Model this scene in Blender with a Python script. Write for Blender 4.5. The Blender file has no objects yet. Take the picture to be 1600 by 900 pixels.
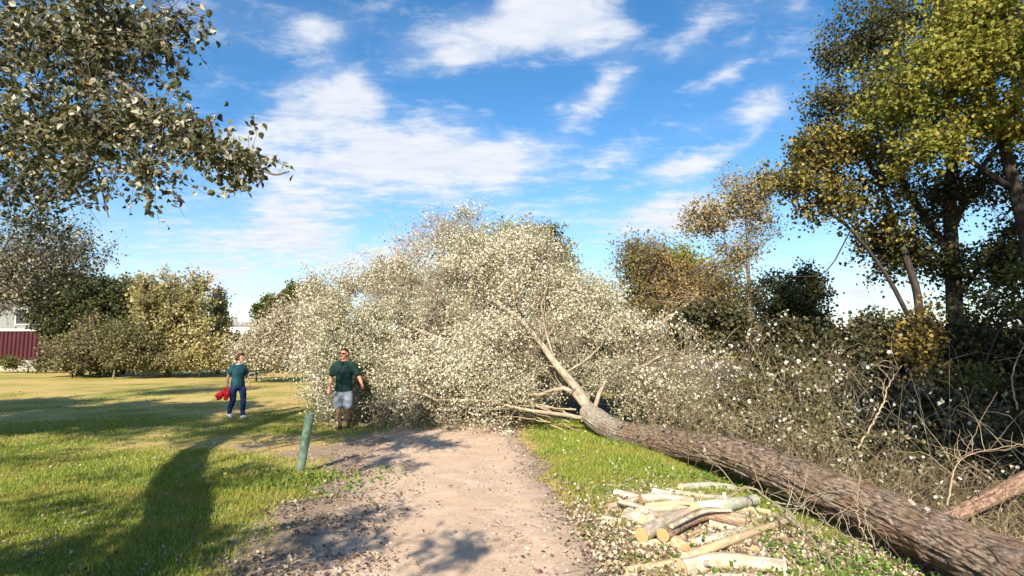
import bpy, math, random
import numpy as np
from math import radians, sin, cos, pi, atan2, sqrt
from mathutils import Vector, Matrix
rng = np.random.default_rng(11)
random.seed(11)
scn = bpy.context.scene
COL = scn.collection

# ------------------------------------------------------------------ camera
F = 900.0; TH = math.atan(90/900); CAMH = 1.8
cam_d = bpy.data.cameras.new('camera'); cam = bpy.data.objects.new('camera', cam_d)
COL.objects.link(cam); scn.camera = cam
cam.location = (0, 0, CAMH); cam.rotation_euler = (pi/2 + TH, 0, 0)
cam_d.sensor_width = 36; cam_d.lens = F/1600*36
cam_d.clip_start = .05; cam_d.clip_end = 3000
scn.render.resolution_x = 1024; scn.render.resolution_y = 576

# ------------------------------------------------------------------ light
SUN_EL = radians(31); SHD = Vector((.22, .975, 0)).normalized()      # direction shadows fall on the ground
sd = Vector((SHD.x*cos(SUN_EL), SHD.y*cos(SUN_EL), -sin(SUN_EL)))
sl = bpy.data.lights.new('sun', 'SUN'); sl.energy = 4.8; sl.angle = radians(.53); sl.color = (1, .90, .76)
so = bpy.data.objects.new('sun', sl); COL.objects.link(so)
so.rotation_euler = sd.to_track_quat('-Z', 'Y').to_euler(); so.location = (-5, -20, 20)
w = bpy.data.worlds.new('World'); scn.world = w; w.use_nodes = True
scn.view_settings.view_transform = 'Standard'
try: scn.view_settings.look = 'None'
except Exception: pass
scn.view_settings.exposure = 1.0; scn.view_settings.gamma = 1
scn.view_settings.use_curve_mapping = False

class NT:
    def __init__(s, tree): s.t = tree; s.n = tree.nodes; s.l = tree.links
    def new(s, typ, **kw):
        n = s.n.new(typ)
        for k, v in kw.items(): setattr(n, k, v)
        return n
    def link(s, a, b): s.l.new(a, b)
    def setin(s, n, i, v):
        if v is None: return
        if hasattr(v, 'is_output') : s.l.new(v, n.inputs[i])
        else: n.inputs[i].default_value = v
    def math(s, op, a, b=None, c=None, clamp=False):
        n = s.new('ShaderNodeMath', operation=op); n.use_clamp = clamp
        s.setin(n, 0, a); s.setin(n, 1, b); s.setin(n, 2, c); return n.outputs[0]
    def mix(s, f, a, b, bt='MIX'):
        n = s.new('ShaderNodeMix', data_type='RGBA', blend_type=bt)
        s.setin(n, 0, f); s.setin(n, 6, a); s.setin(n, 7, b); return n.outputs[2]
    def noise(s, vec, scale, detail=4, rough=.55, dist=0):
        n = s.new('ShaderNodeTexNoise'); s.setin(n, 'Vector', vec)
        n.inputs['Scale'].default_value = scale; n.inputs['Detail'].default_value = detail
        n.inputs['Roughness'].default_value = rough; n.inputs['Distortion'].default_value = dist
        return n.outputs['Fac']
    def ss(s, v, a, b, lo=0., hi=1.):
        n = s.new('ShaderNodeMapRange', interpolation_type='SMOOTHSTEP'); s.setin(n, 0, v)
        n.inputs[1].default_value = a; n.inputs[2].default_value = b
        n.inputs[3].default_value = lo; n.inputs[4].default_value = hi; return n.outputs[0]
    def ramp(s, f, stops, interp='LINEAR'):
        n = s.new('ShaderNodeValToRGB'); n.color_ramp.interpolation = interp
        e = n.color_ramp.elements
        while len(e) < len(stops): e.new(.5)
        for el, (p, c) in zip(e, stops): el.position = p; el.color = (*c, 1)
        s.setin(n, 0, f); return n.outputs[0]

# world: daylight sky with a deck of broken cloud at height, thickest where the photo has it
T = NT(w.node_tree); T.n.clear()
sky = T.new('ShaderNodeTexSky', sky_type='NISHITA'); sky.sun_disc = False
sky.sun_elevation = SUN_EL; sky.sun_rotation = atan2(-SHD.x, -SHD.y)
sky.air_density = 1.0; sky.dust_density = .4; sky.ozone_density = 2.2
tc = T.new('ShaderNodeTexCoord'); sep = T.new('ShaderNodeSeparateXYZ'); T.link(tc.outputs['Generated'], sep.inputs[0])
zz = T.math('MAXIMUM', sep.outputs[2], 0.0); zden = T.math('ADD', zz, .10)
cmb = T.new('ShaderNodeCombineXYZ')
T.link(T.math('DIVIDE', sep.outputs[0], zden), cmb.inputs[0]); T.link(T.math('DIVIDE', sep.outputs[1], zden), cmb.inputs[1])
mp = T.new('ShaderNodeMapping'); mp.inputs['Rotation'].default_value = (0, 0, radians(-38)); mp.inputs['Scale'].default_value = (1.0, 2.1, 1)
T.link(cmb.outputs[0], mp.inputs[0])
n1 = T.noise(mp.outputs[0], 1.15, 9, .6, .25); n2 = T.noise(mp.outputs[0], 5.2, 9, .68, .35)
n3 = T.noise(cmb.outputs[0], 8.5, 8, .62, .5)
# azimuth / elevation position of the banks
yden = T.math('MAXIMUM', sep.outputs[1], .02)
c2 = T.new('ShaderNodeCombineXYZ')
T.link(T.math('DIVIDE', sep.outputs[0], yden), c2.inputs[0]); T.link(T.math('DIVIDE', sep.outputs[2], yden), c2.inputs[1])
warp = T.new('ShaderNodeTexNoise'); T.link(c2.outputs[0], warp.inputs['Vector']); warp.inputs['Scale'].default_value = 5; warp.inputs['Detail'].default_value = 5
va = T.new('ShaderNodeVectorMath', operation='MULTIPLY_ADD'); T.link(warp.outputs['Color'], va.inputs[0]); va.inputs[1].default_value = (.16, .16, 0); va.inputs[2].default_value = (-.08, -.08, 0)
vb = T.new('ShaderNodeVectorMath', operation='ADD'); T.link(va.outputs[0], vb.inputs[0]); T.link(c2.outputs[0], vb.inputs[1])
banks = [(520,145,120,62,-12,1.1),(640,235,220,85,12,1.2),(450,300,120,90,0,.6),(490,50,75,48,20,.75),(800,40,190,75,-12,1.1),(720,110,90,45,0,.6),
         (930,150,110,42,-35,.8),(1090,40,95,32,-22,.5),(1100,240,110,28,-20,1.15),(1040,270,85,22,-12,.6),(880,20,140,60,0,.7),
         (560,300,150,55,0,.6),(460,355,90,26,5,.7),(380,385,220,42,6,.5),(800,245,90,42,-14,.6),(1030,345,130,48,-12,.6),(1200,160,60,26,20,.55),
         (880,320,110,22,-15,.45),(1120,108,75,16,-14,.5),(570,130,50,30,0,.5),(610,400,260,45,0,.5),(1230,10,70,45,0,.4),(1350,450,160,60,0,.6),(1090,330,120,50,-10,.7),(300,430,180,40,5,.7),(960,60,70,40,-20,.6),(420,210,60,45,0,.7),(1180,170,60,30,20,.5),(930,250,90,30,-20,.5)]
cov = None
for (x, y, rx, ry, rot, amp) in banks:
    m = T.new('ShaderNodeMapping', vector_type='TEXTURE')
    v_ = (450-y)/900; d_ = cos(TH)-v_*sin(TH)
    m.inputs['Location'].default_value = ((x-800)/900/d_, (sin(TH)+v_*cos(TH))/d_, 0)
    m.inputs['Rotation'].default_value = (0, 0, radians(-rot)); m.inputs['Scale'].default_value = (rx/900*1.25, ry/900*1.25, 1)
    T.link(vb.outputs[0], m.inputs[0])
    g = T.new('ShaderNodeTexGradient', gradient_type='QUADRATIC_SPHERE'); T.link(m.outputs[0], g.inputs[0])
    gg = T.math('MULTIPLY', T.math('POWER', g.outputs[1], .6), amp)
    cov = gg if cov is None else T.math('ADD', cov, gg)
cov = T.math('MINIMUM', cov, 1.15)
s_ = T.math('ADD', T.math('MULTIPLY', n1, .5), T.math('MULTIPLY', n2, .38)); s_ = T.math('ADD', s_, T.math('MULTIPLY', n3, .38))
s_ = T.math('ADD', s_, T.math('MULTIPLY', cov, .39))
dens = T.ss(s_, .63, .98)
veil = T.ss(T.math('ADD', T.math('MULTIPLY', n1, .6), T.math('MULTIPLY', cov, .42)), .28, .78, 0, .66)
dens = T.math('MAXIMUM', dens, veil)
low = T.ss(sep.outputs[2], .36, .02, 0, .45)
dens = T.math('ADD', T.math('MULTIPLY', dens, .93), T.math('MULTIPLY', low, .5), clamp=True)
hs = T.new('ShaderNodeHueSaturation'); T.link(sky.outputs[0], hs.inputs['Color']); hs.inputs['Saturation'].default_value = 1.30; hs.inputs['Value'].default_value = 1.42; hs.inputs['Hue'].default_value = .499
cc = T.ramp(n2, [(.25, (5.2, 5.8, 6.8)), (.62, (6.9, 7.1, 7.5))])
bg = T.new('ShaderNodeBackground'); bg.inputs[1].default_value = .068
T.link(T.mix(dens, hs.outputs[0], cc), bg.inputs[0])
wo = T.new('ShaderNodeOutputWorld'); T.link(bg.outputs[0], wo.inputs[0])

# ------------------------------------------------------------------ helpers
def P(px, py, Y):
    u = (px-800)/F; v = (450-py)/F
    d = np.array([u, cos(TH)-v*sin(TH), sin(TH)+v*cos(TH)])
    return np.array([0, 0, CAMH]) + d*(Y/d[1])
def hash2(ix, iy, s):
    h = np.sin(ix*127.1 + iy*311.7 + s*74.7)*43758.5453
    return h-np.floor(h)
def vnoise(x, y, s=0):
    x = np.asarray(x, float); y = np.asarray(y, float)
    ix = np.floor(x); iy = np.floor(y); fx = x-ix; fy = y-iy
    fx = fx*fx*(3-2*fx); fy = fy*fy*(3-2*fy)
    a = hash2(ix, iy, s); b = hash2(ix+1, iy, s); c = hash2(ix, iy+1, s); d = hash2(ix+1, iy+1, s)
    return (a*(1-fx)+b*fx)*(1-fy)+(c*(1-fx)+d*fx)*fy
def fbm(x, y, s=0, o=4):
    r = 0; a = .5; t = 0
    for i in range(o): r = r+a*vnoise(x*2**i, y*2**i, s+i*7); t += a; a *= .5
    return r/t
def sst(x, a, b): t = np.clip((x-a)/(b-a), 0, 1); return t*t*(3-2*t)
def path_c(y): return -.5-.1*(y-4.5)-.004*np.maximum(y-13, 0)**2
def gz(x, y):
    x = np.asarray(x, float); y = np.asarray(y, float)
    s = np.maximum(x-2.1, 0)
    drop = -np.minimum(.25*s, 1.0)*(1-sst(y, 8.5, 12.5))
    drop = drop + sst(x, 12, 20)*.8*(1-sst(y, 8.5, 12.5))
    b = (fbm(x*.45, y*.45, 3, 3)-.5)*.13+(fbm(x*2.3, y*2.3, 5, 3)-.5)*.035
    d = np.abs(x-path_c(y)); k = sst(d, .9, 1.9)
    rise = .35*sst(y, 22, 60)*sst(np.abs(x), 4, 20)*0
    return drop+b*k+rise-.012*(1-k)
def G(px, py):
    u = (px-800)/F; v = (450-py)/F
    d = np.array([u, cos(TH)-v*sin(TH), sin(TH)+v*cos(TH)]); d /= d[1]
    Y = np.linspace(2, 90, 4000); z = CAMH+d[2]*Y; g = gz(d[0]*Y, Y)
    i = int(np.argmax(z < g)) if (z < g).any() else len(Y)-1
    return np.array([d[0]*Y[i], Y[i], float(g[i])])

def link(name, me, mat=None, parent=None):
    o = bpy.data.objects.new(name, me); COL.objects.link(o)
    if mat: me.materials.append(mat)
    if parent: o.parent = parent; o.matrix_parent_inverse = Matrix.Translation(-parent.location) if tuple(parent.rotation_euler) == (0, 0, 0) else parent.matrix_basis.inverted()
    return o
def tag(o, label=None, cat=None, group=None, kind=None):
    if label: o['label'] = label
    if cat: o['category'] = cat
    if group: o['group'] = group
    if kind: o['kind'] = kind
    return o
def empty(name, loc, label, cat, group=None):
    o = bpy.data.objects.new(name, None); COL.objects.link(o); o.location = tuple(float(a) for a in loc); o.empty_display_size = .2
    return tag(o, label, cat, group)
def mesh_np(name, verts, faces, smooth=False, uv=None, attrs=None):
    """faces: list of (M,k) int arrays"""
    if isinstance(faces, np.ndarray): faces = [faces]
    faces = [f for f in faces if len(f)]
    me = bpy.data.meshes.new(name); verts = np.asarray(verts, np.float32)
    me.vertices.add(len(verts)); me.vertices.foreach_set('co', verts.ravel())
    nl = sum(f.size for f in faces); npoly = sum(len(f) for f in faces)
    me.loops.add(nl); me.polygons.add(npoly)
    li = np.concatenate([f.ravel() for f in faces]).astype(np.int32)
    tot = np.concatenate([np.full(len(f), f.shape[1]) for f in faces]); st = np.concatenate([[0], np.cumsum(tot)[:-1]]).astype(np.int32)
    me.loops.foreach_set('vertex_index', li); me.polygons.foreach_set('loop_start', st)
    me.polygons.foreach_set('use_smooth', np.full(npoly, smooth))
    if uv is not None:
        l = me.uv_layers.new(name='UVMap'); l.data.foreach_set('uv', np.asarray(uv, np.float32)[li].ravel())
    for k, a in (attrs or {}).items():
        at = me.attributes.new(k, 'FLOAT', 'POINT'); at.data.foreach_set('value', np.asarray(a, np.float32))
    me.update(calc_edges=True); return me
class Acc:
    def __init__(s): s.v = []; s.f = {}; s.uv = []; s.n = 0
    def add(s, v, f, uv=None):
        v = np.asarray(v, float); s.v.append(v); f = np.asarray(f)+s.n
        s.f.setdefault(f.shape[1], []).append(f); s.n += len(v)
        s.uv.append(np.zeros((len(v), 2)) if uv is None else uv)
    def mesh(s, name, smooth=True):
        return mesh_np(name, np.concatenate(s.v), [np.concatenate(a) for a in s.f.values()], smooth, np.concatenate(s.uv))
def clump(c, f, s, lo=.34, hi=.52, fl=.12):
    a = fbm(c[:, 0]*f+c[:, 1]*f*.6, c[:, 2]*f+c[:, 1]*f*.45+7, s, 3); b = fbm(c[:, 1]*f-c[:, 0]*f*.3, c[:, 2]*f*1.1, s+9, 3)
    return fl+(1-fl)*sst((a+b)/2, lo, hi)
def unit(v): return v/np.maximum(np.linalg.norm(v, axis=-1, keepdims=True), 1e-9)
def frames(pts):
    pts = np.asarray(pts, float); t = np.gradient(pts, axis=0); t = unit(t)
    a = np.array([0, 0, 1.]) if abs(t[0][2]) < .9 else np.array([1., 0, 0])
    n = unit(np.cross(t[0], a)); N = []
    for i in range(len(pts)):
        n = n-t[i]*np.dot(n, t[i]); n = n/max(np.linalg.norm(n), 1e-9); N.append(n)
    N = np.array(N); return t, N, np.cross(t, N)
def tube(acc, pts, rad, sides=8, dispf=None, cap=False):
    pts = np.asarray(pts, float); rad = np.asarray(rad, float); k = len(pts)
    t, N, Bn = frames(pts); th = np.linspace(0, 2*pi, sides+1)
    L = np.concatenate([[0], np.cumsum(np.linalg.norm(np.diff(pts, axis=0), axis=1))])
    TH_, LL = np.meshgrid(th, L); R = np.repeat(rad[:, None], sides+1, 1)
    if dispf is not None: R = R*(1+dispf(TH_, LL)) 
    V = pts[:, None]+N[:, None]*(np.cos(TH_)*R)[..., None]+Bn[:, None]*(np.sin(TH_)*R)[..., None]
    uv = np.stack([TH_*rad.mean(), LL], -1).reshape(-1, 2)
    i = np.arange((k-1)*(sides+1)).reshape(k-1, sides+1)[:, :-1].ravel()
    f = np.stack([i, i+1, i+sides+2, i+sides+1], 1)
    acc.add(V.reshape(-1, 3), f, uv)
    if cap:
        for j, s in ((0, 1), (k-1, -1)):
            acc.add(np.vstack([V[j, :-1], pts[j]]), np.array([[sides, a, (a+1) % sides][::s] for a in range(sides)]))
def smooth_line(pts, n, jit=0, seed=0):
    pts = np.asarray(pts, float); k = len(pts)
    if k < 3: q = np.linspace(0, 1, n)[:, None]; out = pts[0]*(1-q)+pts[-1]*q
    else:
        e = np.vstack([2*pts[0]-pts[1], pts, 2*pts[-1]-pts[-2]]); out = []
        for s in np.linspace(0, k-1-1e-6, n):
            i = int(s); t = s-i; a, b, c, d = e[i:i+4]
            out.append(.5*((2*b)+(-a+c)*t+(2*a-5*b+4*c-d)*t*t+(-a+3*b-3*c+d)*t**3))
        out = np.array(out)
    if jit:
        r = np.random.default_rng(seed); o = r.normal(0, jit, (n, 3)); o[0] = 0; out = out+o
    return out

# ------------------------------------------------------------------ materials
def newmat(name):
    m = bpy.data.materials.new(name); m.use_nodes = True; t = NT(m.node_tree); t.n.clear(); return m, t
def finish(t, sh, bump=None):
    o = t.new('ShaderNodeOutputMaterial'); t.link(sh, o.inputs[0])
def pbsdf(t, col, rough=.8, normal=None, spec=.3):
    b = t.new('ShaderNodeBsdfPrincipled'); t.setin(b, 'Base Color', col if hasattr(col, 'is_output') else (*col, 1))
    t.setin(b, 'Roughness', rough); b.inputs['Specular IOR Level'].default_value = spec
    if normal is not None: t.link(normal, b.inputs['Normal'])
    return b.outputs[0]
def bump(t, h, s=.5, d=.02):
    b = t.new('ShaderNodeBump'); b.inputs['Strength'].default_value = s; b.inputs['Distance'].default_value = d; t.link(h, b.inputs['Height']); return b.outputs[0]
def leafmat(name, stops, trans=.35, clump=None, rough=.55):
    m, t = newmat(name); g = t.new('ShaderNodeNewGeometry'); c = t.ramp(g.outputs['Random Per Island'], stops)
    if clump:
        o = t.new('ShaderNodeTexCoord'); n = t.noise(o.outputs['Object'], clump[1], 3, .6)
        c = t.mix(t.ss(n, .42, .62, 0, clump[2]), c, (*clump[0], 1))
    b = pbsdf(t, c, rough, spec=.35); tr = t.new('ShaderNodeBsdfTranslucent'); t.link(t.mix(.5, c, (.5, .5, .1, 1), 'MULTIPLY') if False else c, tr.inputs[0])
    mx = t.new('ShaderNodeMixShader'); mx.inputs[0].default_value = trans; t.link(b, mx.inputs[1]); t.link(tr.outputs[0], mx.inputs[2]); finish(t, mx.outputs[0]); return m
def barkmat(name, c1, c2, c3=None, scale=6, stretch=.18, bs=.6):
    m, t = newmat(name); uv = t.new('ShaderNodeTexCoord'); mp = t.new('ShaderNodeMapping'); mp.inputs['Scale'].default_value = (1, stretch, 1); t.link(uv.outputs['UV'], mp.inputs[0])
    n = t.noise(mp.outputs[0], scale*4, 7, .65, .4); c = t.mix(t.ss(n, .35, .65), (*c1, 1), (*c2, 1))
    if c3:
        n3 = t.noise(uv.outputs['Object'], 2.2, 5, .6); c = t.mix(t.ss(n3, .48, .66, 0, .8), c, (*c3, 1))
    finish(t, pbsdf(t, c, .9, bump(t, n, bs, .02))); return m
def plain(name, col, rough=.8, var=.15, scale=20, spec=.3):
    m, t = newmat(name); o = t.new('ShaderNodeTexCoord'); n = t.noise(o.outputs['Object'], scale, 5, .6)
    c = t.mix(t.ss(n, .3, .7), (*[a*(1-var) for a in col], 1), (*[min(1, a*(1+var)) for a in col], 1))
    finish(t, pbsdf(t, c, rough, bump(t, n, .25, .01), spec)); return m

B_GREY = barkmat('grey_bark', (.10, .085, .065), (.24, .21, .17))
B_DARK = barkmat('dark_bark', (.022, .018, .014), (.075, .062, .048))
B_PALE = barkmat('pale_bark', (.22, .18, .125), (.44, .38, .28), (.29, .22, .145), 5, .3, .3)
B_LOG = barkmat('furrowed_bark', (.06, .038, .026), (.34, .25, .18), (.21, .11, .065), 9, .32, 1.0)
B_TAN = barkmat('tan_twig', (.28, .21, .13), (.46, .37, .24))
B_CANE = barkmat('brown_cane', (.09, .065, .035), (.25, .19, .11), (.38, .31, .18))
B_PINK = barkmat('pinkish_twig', (.30, .25, .21), (.48, .42, .37))

L_FALLEN = leafmat('withered_poplar_leaf', [(0, (.09, .10, .045)), (.20, (.28, .26, .15)), (.38, (.54, .49, .33)), (.70, (.73, .68, .53)), (.93, (.82, .79, .70)), (1, (.56, .40, .16))], .18, ((.36, .35, .22), .42, .6))
L_FALLEN2 = leafmat('withered_twig_leaf', [(0, (.25, .2, .12)), (.5, (.52, .45, .31)), (1, (.68, .62, .48))], .2)
L_POPLAR = leafmat('poplar_leaf', [(0, (.035, .045, .015)), (.35, (.09, .10, .035)), (.68, (.17, .16, .07)), (.76, (.42, .41, .31)), (.95, (.68, .67, .58)), (1, (.42, .25, .04))], .35, ((.13, .12, .04), .8, .3))
L_GREYGREEN = leafmat('grey_green_leaf', [(0, (.14, .15, .07)), (.5, (.30, .31, .17)), (1, (.52, .50, .34))], .25)
L_DARK = leafmat('dark_evergreen_leaf', [(0, (.018, .03, .010)), (.6, (.05, .065, .018)), (1, (.10, .11, .03))], .2, ((.12, .10, .03), .5, .35))
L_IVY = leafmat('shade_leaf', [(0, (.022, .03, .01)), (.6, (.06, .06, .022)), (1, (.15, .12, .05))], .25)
L_OLIVE = leafmat('olive_leaf', [(0, (.05, .06, .012)), (.5, (.11, .12, .025)), (1, (.20, .18, .04))], .3)
L_YGREEN = leafmat('yellow_green_leaf', [(0, (.15, .17, .018)), (.5, (.25, .25, .04)), (.85, (.38, .34, .06)), (1, (.5, .34, .06))], .38, ((.22, .24, .035), .45, .5))
L_GOLD = leafmat('golden_leaf', [(0, (.14, .10, .025)), (.5, (.33, .22, .05)), (1, (.45, .34, .10))], .35)
L_TREED = leafmat('tall_tree_leaf', [(0, (.03, .038, .015)), (.5, (.075, .08, .024)), (.85, (.14, .12, .035)), (1, (.26, .19, .05))], .38, ((.09, .10, .025), .5, .4))
L_CREAM = leafmat('cream_yellow_leaf', [(0, (.14, .13, .05)), (.4, (.33, .28, .10)), (.8, (.50, .42, .20)), (1, (.62, .54, .32))], .3, ((.17, .16, .05), .35, .65))
L_BROWN = leafmat('rusty_bush_leaf', [(0, (.08, .06, .02)), (.5, (.25, .17, .055)), (1, (.44, .32, .12))], .28, ((.14, .14, .035), .4, .7))
L_DRY = leafmat('dry_shrub_leaf', [(0, (.05, .05, .02)), (.5, (.17, .145, .06)), (1, (.36, .30, .15))], .25, ((.12, .13, .04), .5, .6))
L_PINK = leafmat('pinkish_sparse_leaf', [(0, (.30, .24, .19)), (1, (.55, .46, .38))], .25)
L_WHITE = leafmat('pale_underside_leaf', [(0, (.16, .17, .08)), (.35, (.34, .33, .22)), (.6, (.56, .55, .46)), (1, (.78, .78, .72))], .2)
GRASS = leafmat('grass_blade', [(0, (.11, .18, .018)), (.5, (.22, .31, .03)), (.8, (.35, .39, .06)), (1, (.55, .46, .18))], .35, ((.42, .36, .08), .9, .5))
LITTER = leafmat('dead_leaf', [(0, (.07, .05, .035)), (.45, (.20, .14, .095)), (.75, (.34, .27, .2)), (.94, (.5, .46, .38)), (1, (.42, .3, .1))], .1)
WEED = leafmat('weed_leaf', [(0, (.06, .12, .02)), (.6, (.14, .24, .035)), (1, (.25, .33, .07))], .35)

# ------------------------------------------------------------------ ground
def nonuni(a, b, n, c, k=3.2):
    s = np.linspace(-1, 1, n); q = np.sinh(k*s)/np.sinh(k); return np.where(q < 0, c+(c-a)*q, c+(b-c)*q)
gx = nonuni(-420, 420, 420, 0, 6.3); gy = nonuni(-60, 900, 520, 6.5, 6.0)
XX, YY = np.meshgrid(gx, gy); xx = XX.ravel(); yy = YY.ravel(); zz_ = gz(xx, yy)
def soil_amt(x, y):
    d = np.abs(x-path_c(y))-1.32; n = fbm(x*1.7, y*1.7, 9, 4)-.5
    left = sst(-(d-.1+n*1.3), -1.0, .25)*np.where(x < path_c(y), 1, 0)
    right = sst(-(d+.05+n*.8), -.28, .12)*np.where(x >= path_c(y), 1, 0)
    patch = np.exp(-(((x+4.0)/2.4)**2+((y-10.3)/1.5)**2))*.8*sst(n, -.2, .15)+.35*np.exp(-(((x+2.6)/.8)**2+((y-5.6)/1.4)**2))
    return np.clip(left+right+patch, 0, 1)
def lush_amt(x, y):
    n = fbm(x*.55+4, y*.55, 21, 4); n2 = fbm(x*2.1, y*2.1, 31, 3)
    base = .42-.28*sst(y, 6, 9)-.08*sst(y, 12, 15); base = base+.1*sst(-x, 1, 6)
    g = np.exp(-(((x+2.9)/1.1)**2+((y-7.5)/1.1)**2))*.9+.8*np.exp(-(((x+6.5)/3)**2+((y-17)/2)**2))*0
    r = sst(x-path_c(y), 1.35, 1.75)*(1-sst(x, 3.2, 4.2))*(1-.75*np.exp(-(((x-2.1)/1.1)**2+((y-5.6)/1.1)**2)))*sst(y, 3, 7)*(1-sst(y, 13, 16))
    b = .5*sst(-x-.38*y, -.3, 1.2)*(1-sst(y, 9, 12))
    v = base+(n-.5)*2.3+(n2-.5)*.8+g+r*.9+b
    return np.clip(v, 0, 1)*(1-soil_amt(x, y))
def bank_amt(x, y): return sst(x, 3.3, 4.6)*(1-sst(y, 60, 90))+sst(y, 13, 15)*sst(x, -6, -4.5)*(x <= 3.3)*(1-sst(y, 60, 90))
i = np.arange(len(gy)-1)[:, None]*len(gx)+np.arange(len(gx)-1)[None]; i = i.ravel()
me = mesh_np('lawn', np.stack([xx, yy, zz_], 1), np.stack([i, i+1, i+len(gx)+1, i+len(gx)], 1), True,
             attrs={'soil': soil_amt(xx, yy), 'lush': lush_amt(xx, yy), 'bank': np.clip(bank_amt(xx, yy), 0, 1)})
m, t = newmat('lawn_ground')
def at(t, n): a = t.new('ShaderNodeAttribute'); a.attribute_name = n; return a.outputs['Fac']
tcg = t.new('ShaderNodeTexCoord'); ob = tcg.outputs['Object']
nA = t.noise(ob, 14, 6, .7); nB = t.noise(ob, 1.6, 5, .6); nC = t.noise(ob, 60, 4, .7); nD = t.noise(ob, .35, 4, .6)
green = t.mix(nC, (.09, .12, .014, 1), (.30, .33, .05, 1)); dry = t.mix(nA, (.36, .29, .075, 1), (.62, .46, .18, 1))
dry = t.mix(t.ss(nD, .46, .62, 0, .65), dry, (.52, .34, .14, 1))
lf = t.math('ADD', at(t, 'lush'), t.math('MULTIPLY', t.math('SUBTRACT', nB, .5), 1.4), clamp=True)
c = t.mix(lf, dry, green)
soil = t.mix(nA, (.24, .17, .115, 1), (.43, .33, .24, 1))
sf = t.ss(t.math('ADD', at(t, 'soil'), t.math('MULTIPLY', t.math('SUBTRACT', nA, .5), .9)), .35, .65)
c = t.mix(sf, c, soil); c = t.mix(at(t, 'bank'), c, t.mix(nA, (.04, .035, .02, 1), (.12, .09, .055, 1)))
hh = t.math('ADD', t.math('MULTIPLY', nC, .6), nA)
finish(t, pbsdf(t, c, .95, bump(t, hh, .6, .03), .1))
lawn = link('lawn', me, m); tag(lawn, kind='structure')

# path: thin worn sheet with a ragged edge
ys = np.concatenate([np.arange(-14, 16, .06), np.arange(16, 46, .3)]); K = 41; rows = []
for y in ys:
    c0 = path_c(y); l = 1.28+(fbm(y*1.3, 3., 41, 4)-.5)*.55; r = 1.28+(fbm(y*1.6, 9., 43, 4)-.5)*.4
    rows.append(np.stack([c0+np.where(np.linspace(-1, 1, K) < 0, np.linspace(-1, 1, K)*l, np.linspace(-1, 1, K)*r), np.full(K, y)], 1))
pv = np.concatenate(rows); edge = np.tile(np.abs(np.linspace(-1, 1, K)), len(ys)); side = np.tile(np.linspace(-1, 1, K), len(ys))
pz = gz(pv[:, 0], pv[:, 1])+.016*(1-edge**8)+.004+(fbm(pv[:, 0]*5, pv[:, 1]*5, 77, 3)-.5)*.02+.012*np.cos((pv[:, 0]-path_c(pv[:, 1]))*4.6)*(1-edge**4)
i = (np.arange(len(ys)-1)[:, None]*K+np.arange(K-1)[None]).ravel()
me = mesh_np('dirt_path', np.column_stack([pv, pz]), np.stack([i, i+1, i+K+1, i+K], 1), True, attrs={'edge': edge, 'side': side})
m, t = newmat('packed_earth'); ob = t.new('ShaderNodeTexCoord').outputs['Object']
a = t.noise(ob, 38, 7, .75); b = t.noise(ob, 2.4, 5, .6); g_ = t.noise(ob, 170, 3, .6); b2 = t.noise(ob, .7, 3, .6)
c = t.mix(t.ss(a, .34, .66), (.42, .29, .195, 1), (.66, .50, .36, 1)); c = t.mix(t.ss(b, .45, .66, 0, .6), c, (.68, .53, .41, 1)); c = t.mix(t.ss(b2, .42, .6, 0, .35), c, (.60, .42, .27, 1))
c = t.mix(t.ss(g_, .60, .72, 0, .55), c, (.20, .145, .10, 1))
c = t.mix(t.ss(t.math('ADD', at(t, 'edge'), t.math('MULTIPLY', t.math('SUBTRACT', b, .5), 1.3)), .7, 1.0, 0, .6), c, t.mix(a, (.20, .15, .11, 1), (.36, .28, .21, 1)))
finish(t, pbsdf(t, c, .95, bump(t, t.math('ADD', t.math('MULTIPLY', g_, .5), a), .5, .015), .1))
tag(link('dirt_path', me, m), kind='structure')

# ------------------------------------------------------------------ foliage tools
TQ = np.array([[0, 0, 0], [.42, .5, .10], [0, 1.05, -.05], [-.42, .5, .10]])                   # small folded leaf
TR = np.array([[0, 0, 0], [.30, .10, .12], [.44, .46, .20], [.22, .80, .10], [0, 1.12, -.18], [-.26, .84, .04], [-.46, .5, .12], [-.28, .12, .05]])  # broad rounded leaf
def leaf_verts(cen, size, tpl, r, flat=0.0, down=0.0):
    n = len(cen); nrm = r.normal(0, 1, (n, 3)); nrm[:, 2] += flat*np.sign(r.normal(0, 1, n)+.0001)*1.0; nrm = unit(nrm)
    ax = r.normal(0, 1, (n, 3)); ax[:, 2] -= down; ax = ax-nrm*(ax*nrm).sum(1, keepdims=True); ax = unit(ax); sx = np.cross(ax, nrm)
    V = cen[:, None]+size[:, None, None]*(sx[:, None]*tpl[None, :, 0:1]+ax[:, None]*tpl[None, :, 1:2]+nrm[:, None]*tpl[None, :, 2:3])
    k = len(tpl); f = np.arange(n)[:, None]*k+np.arange(k)[None]
    return V.reshape(-1, 3), f
def leaf_obj(name, cen, size, mat, parent, tpl=TQ, flat=0., down=0., seed=0):
    r = np.random.default_rng(seed+5); V, f = leaf_verts(np.asarray(cen), np.asarray(size), tpl, r, flat, down)
    if len(tpl) == 8:
        b = f[:, :1]; f = np.concatenate([f[:, [0, 1, 2, 3]], f[:, [0, 3, 4, 5]][:, [0, 1, 2, 3]], f[:, [0, 5, 6, 7]]])
    return link(name, mesh_np(name, V, f), mat, parent)
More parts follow.
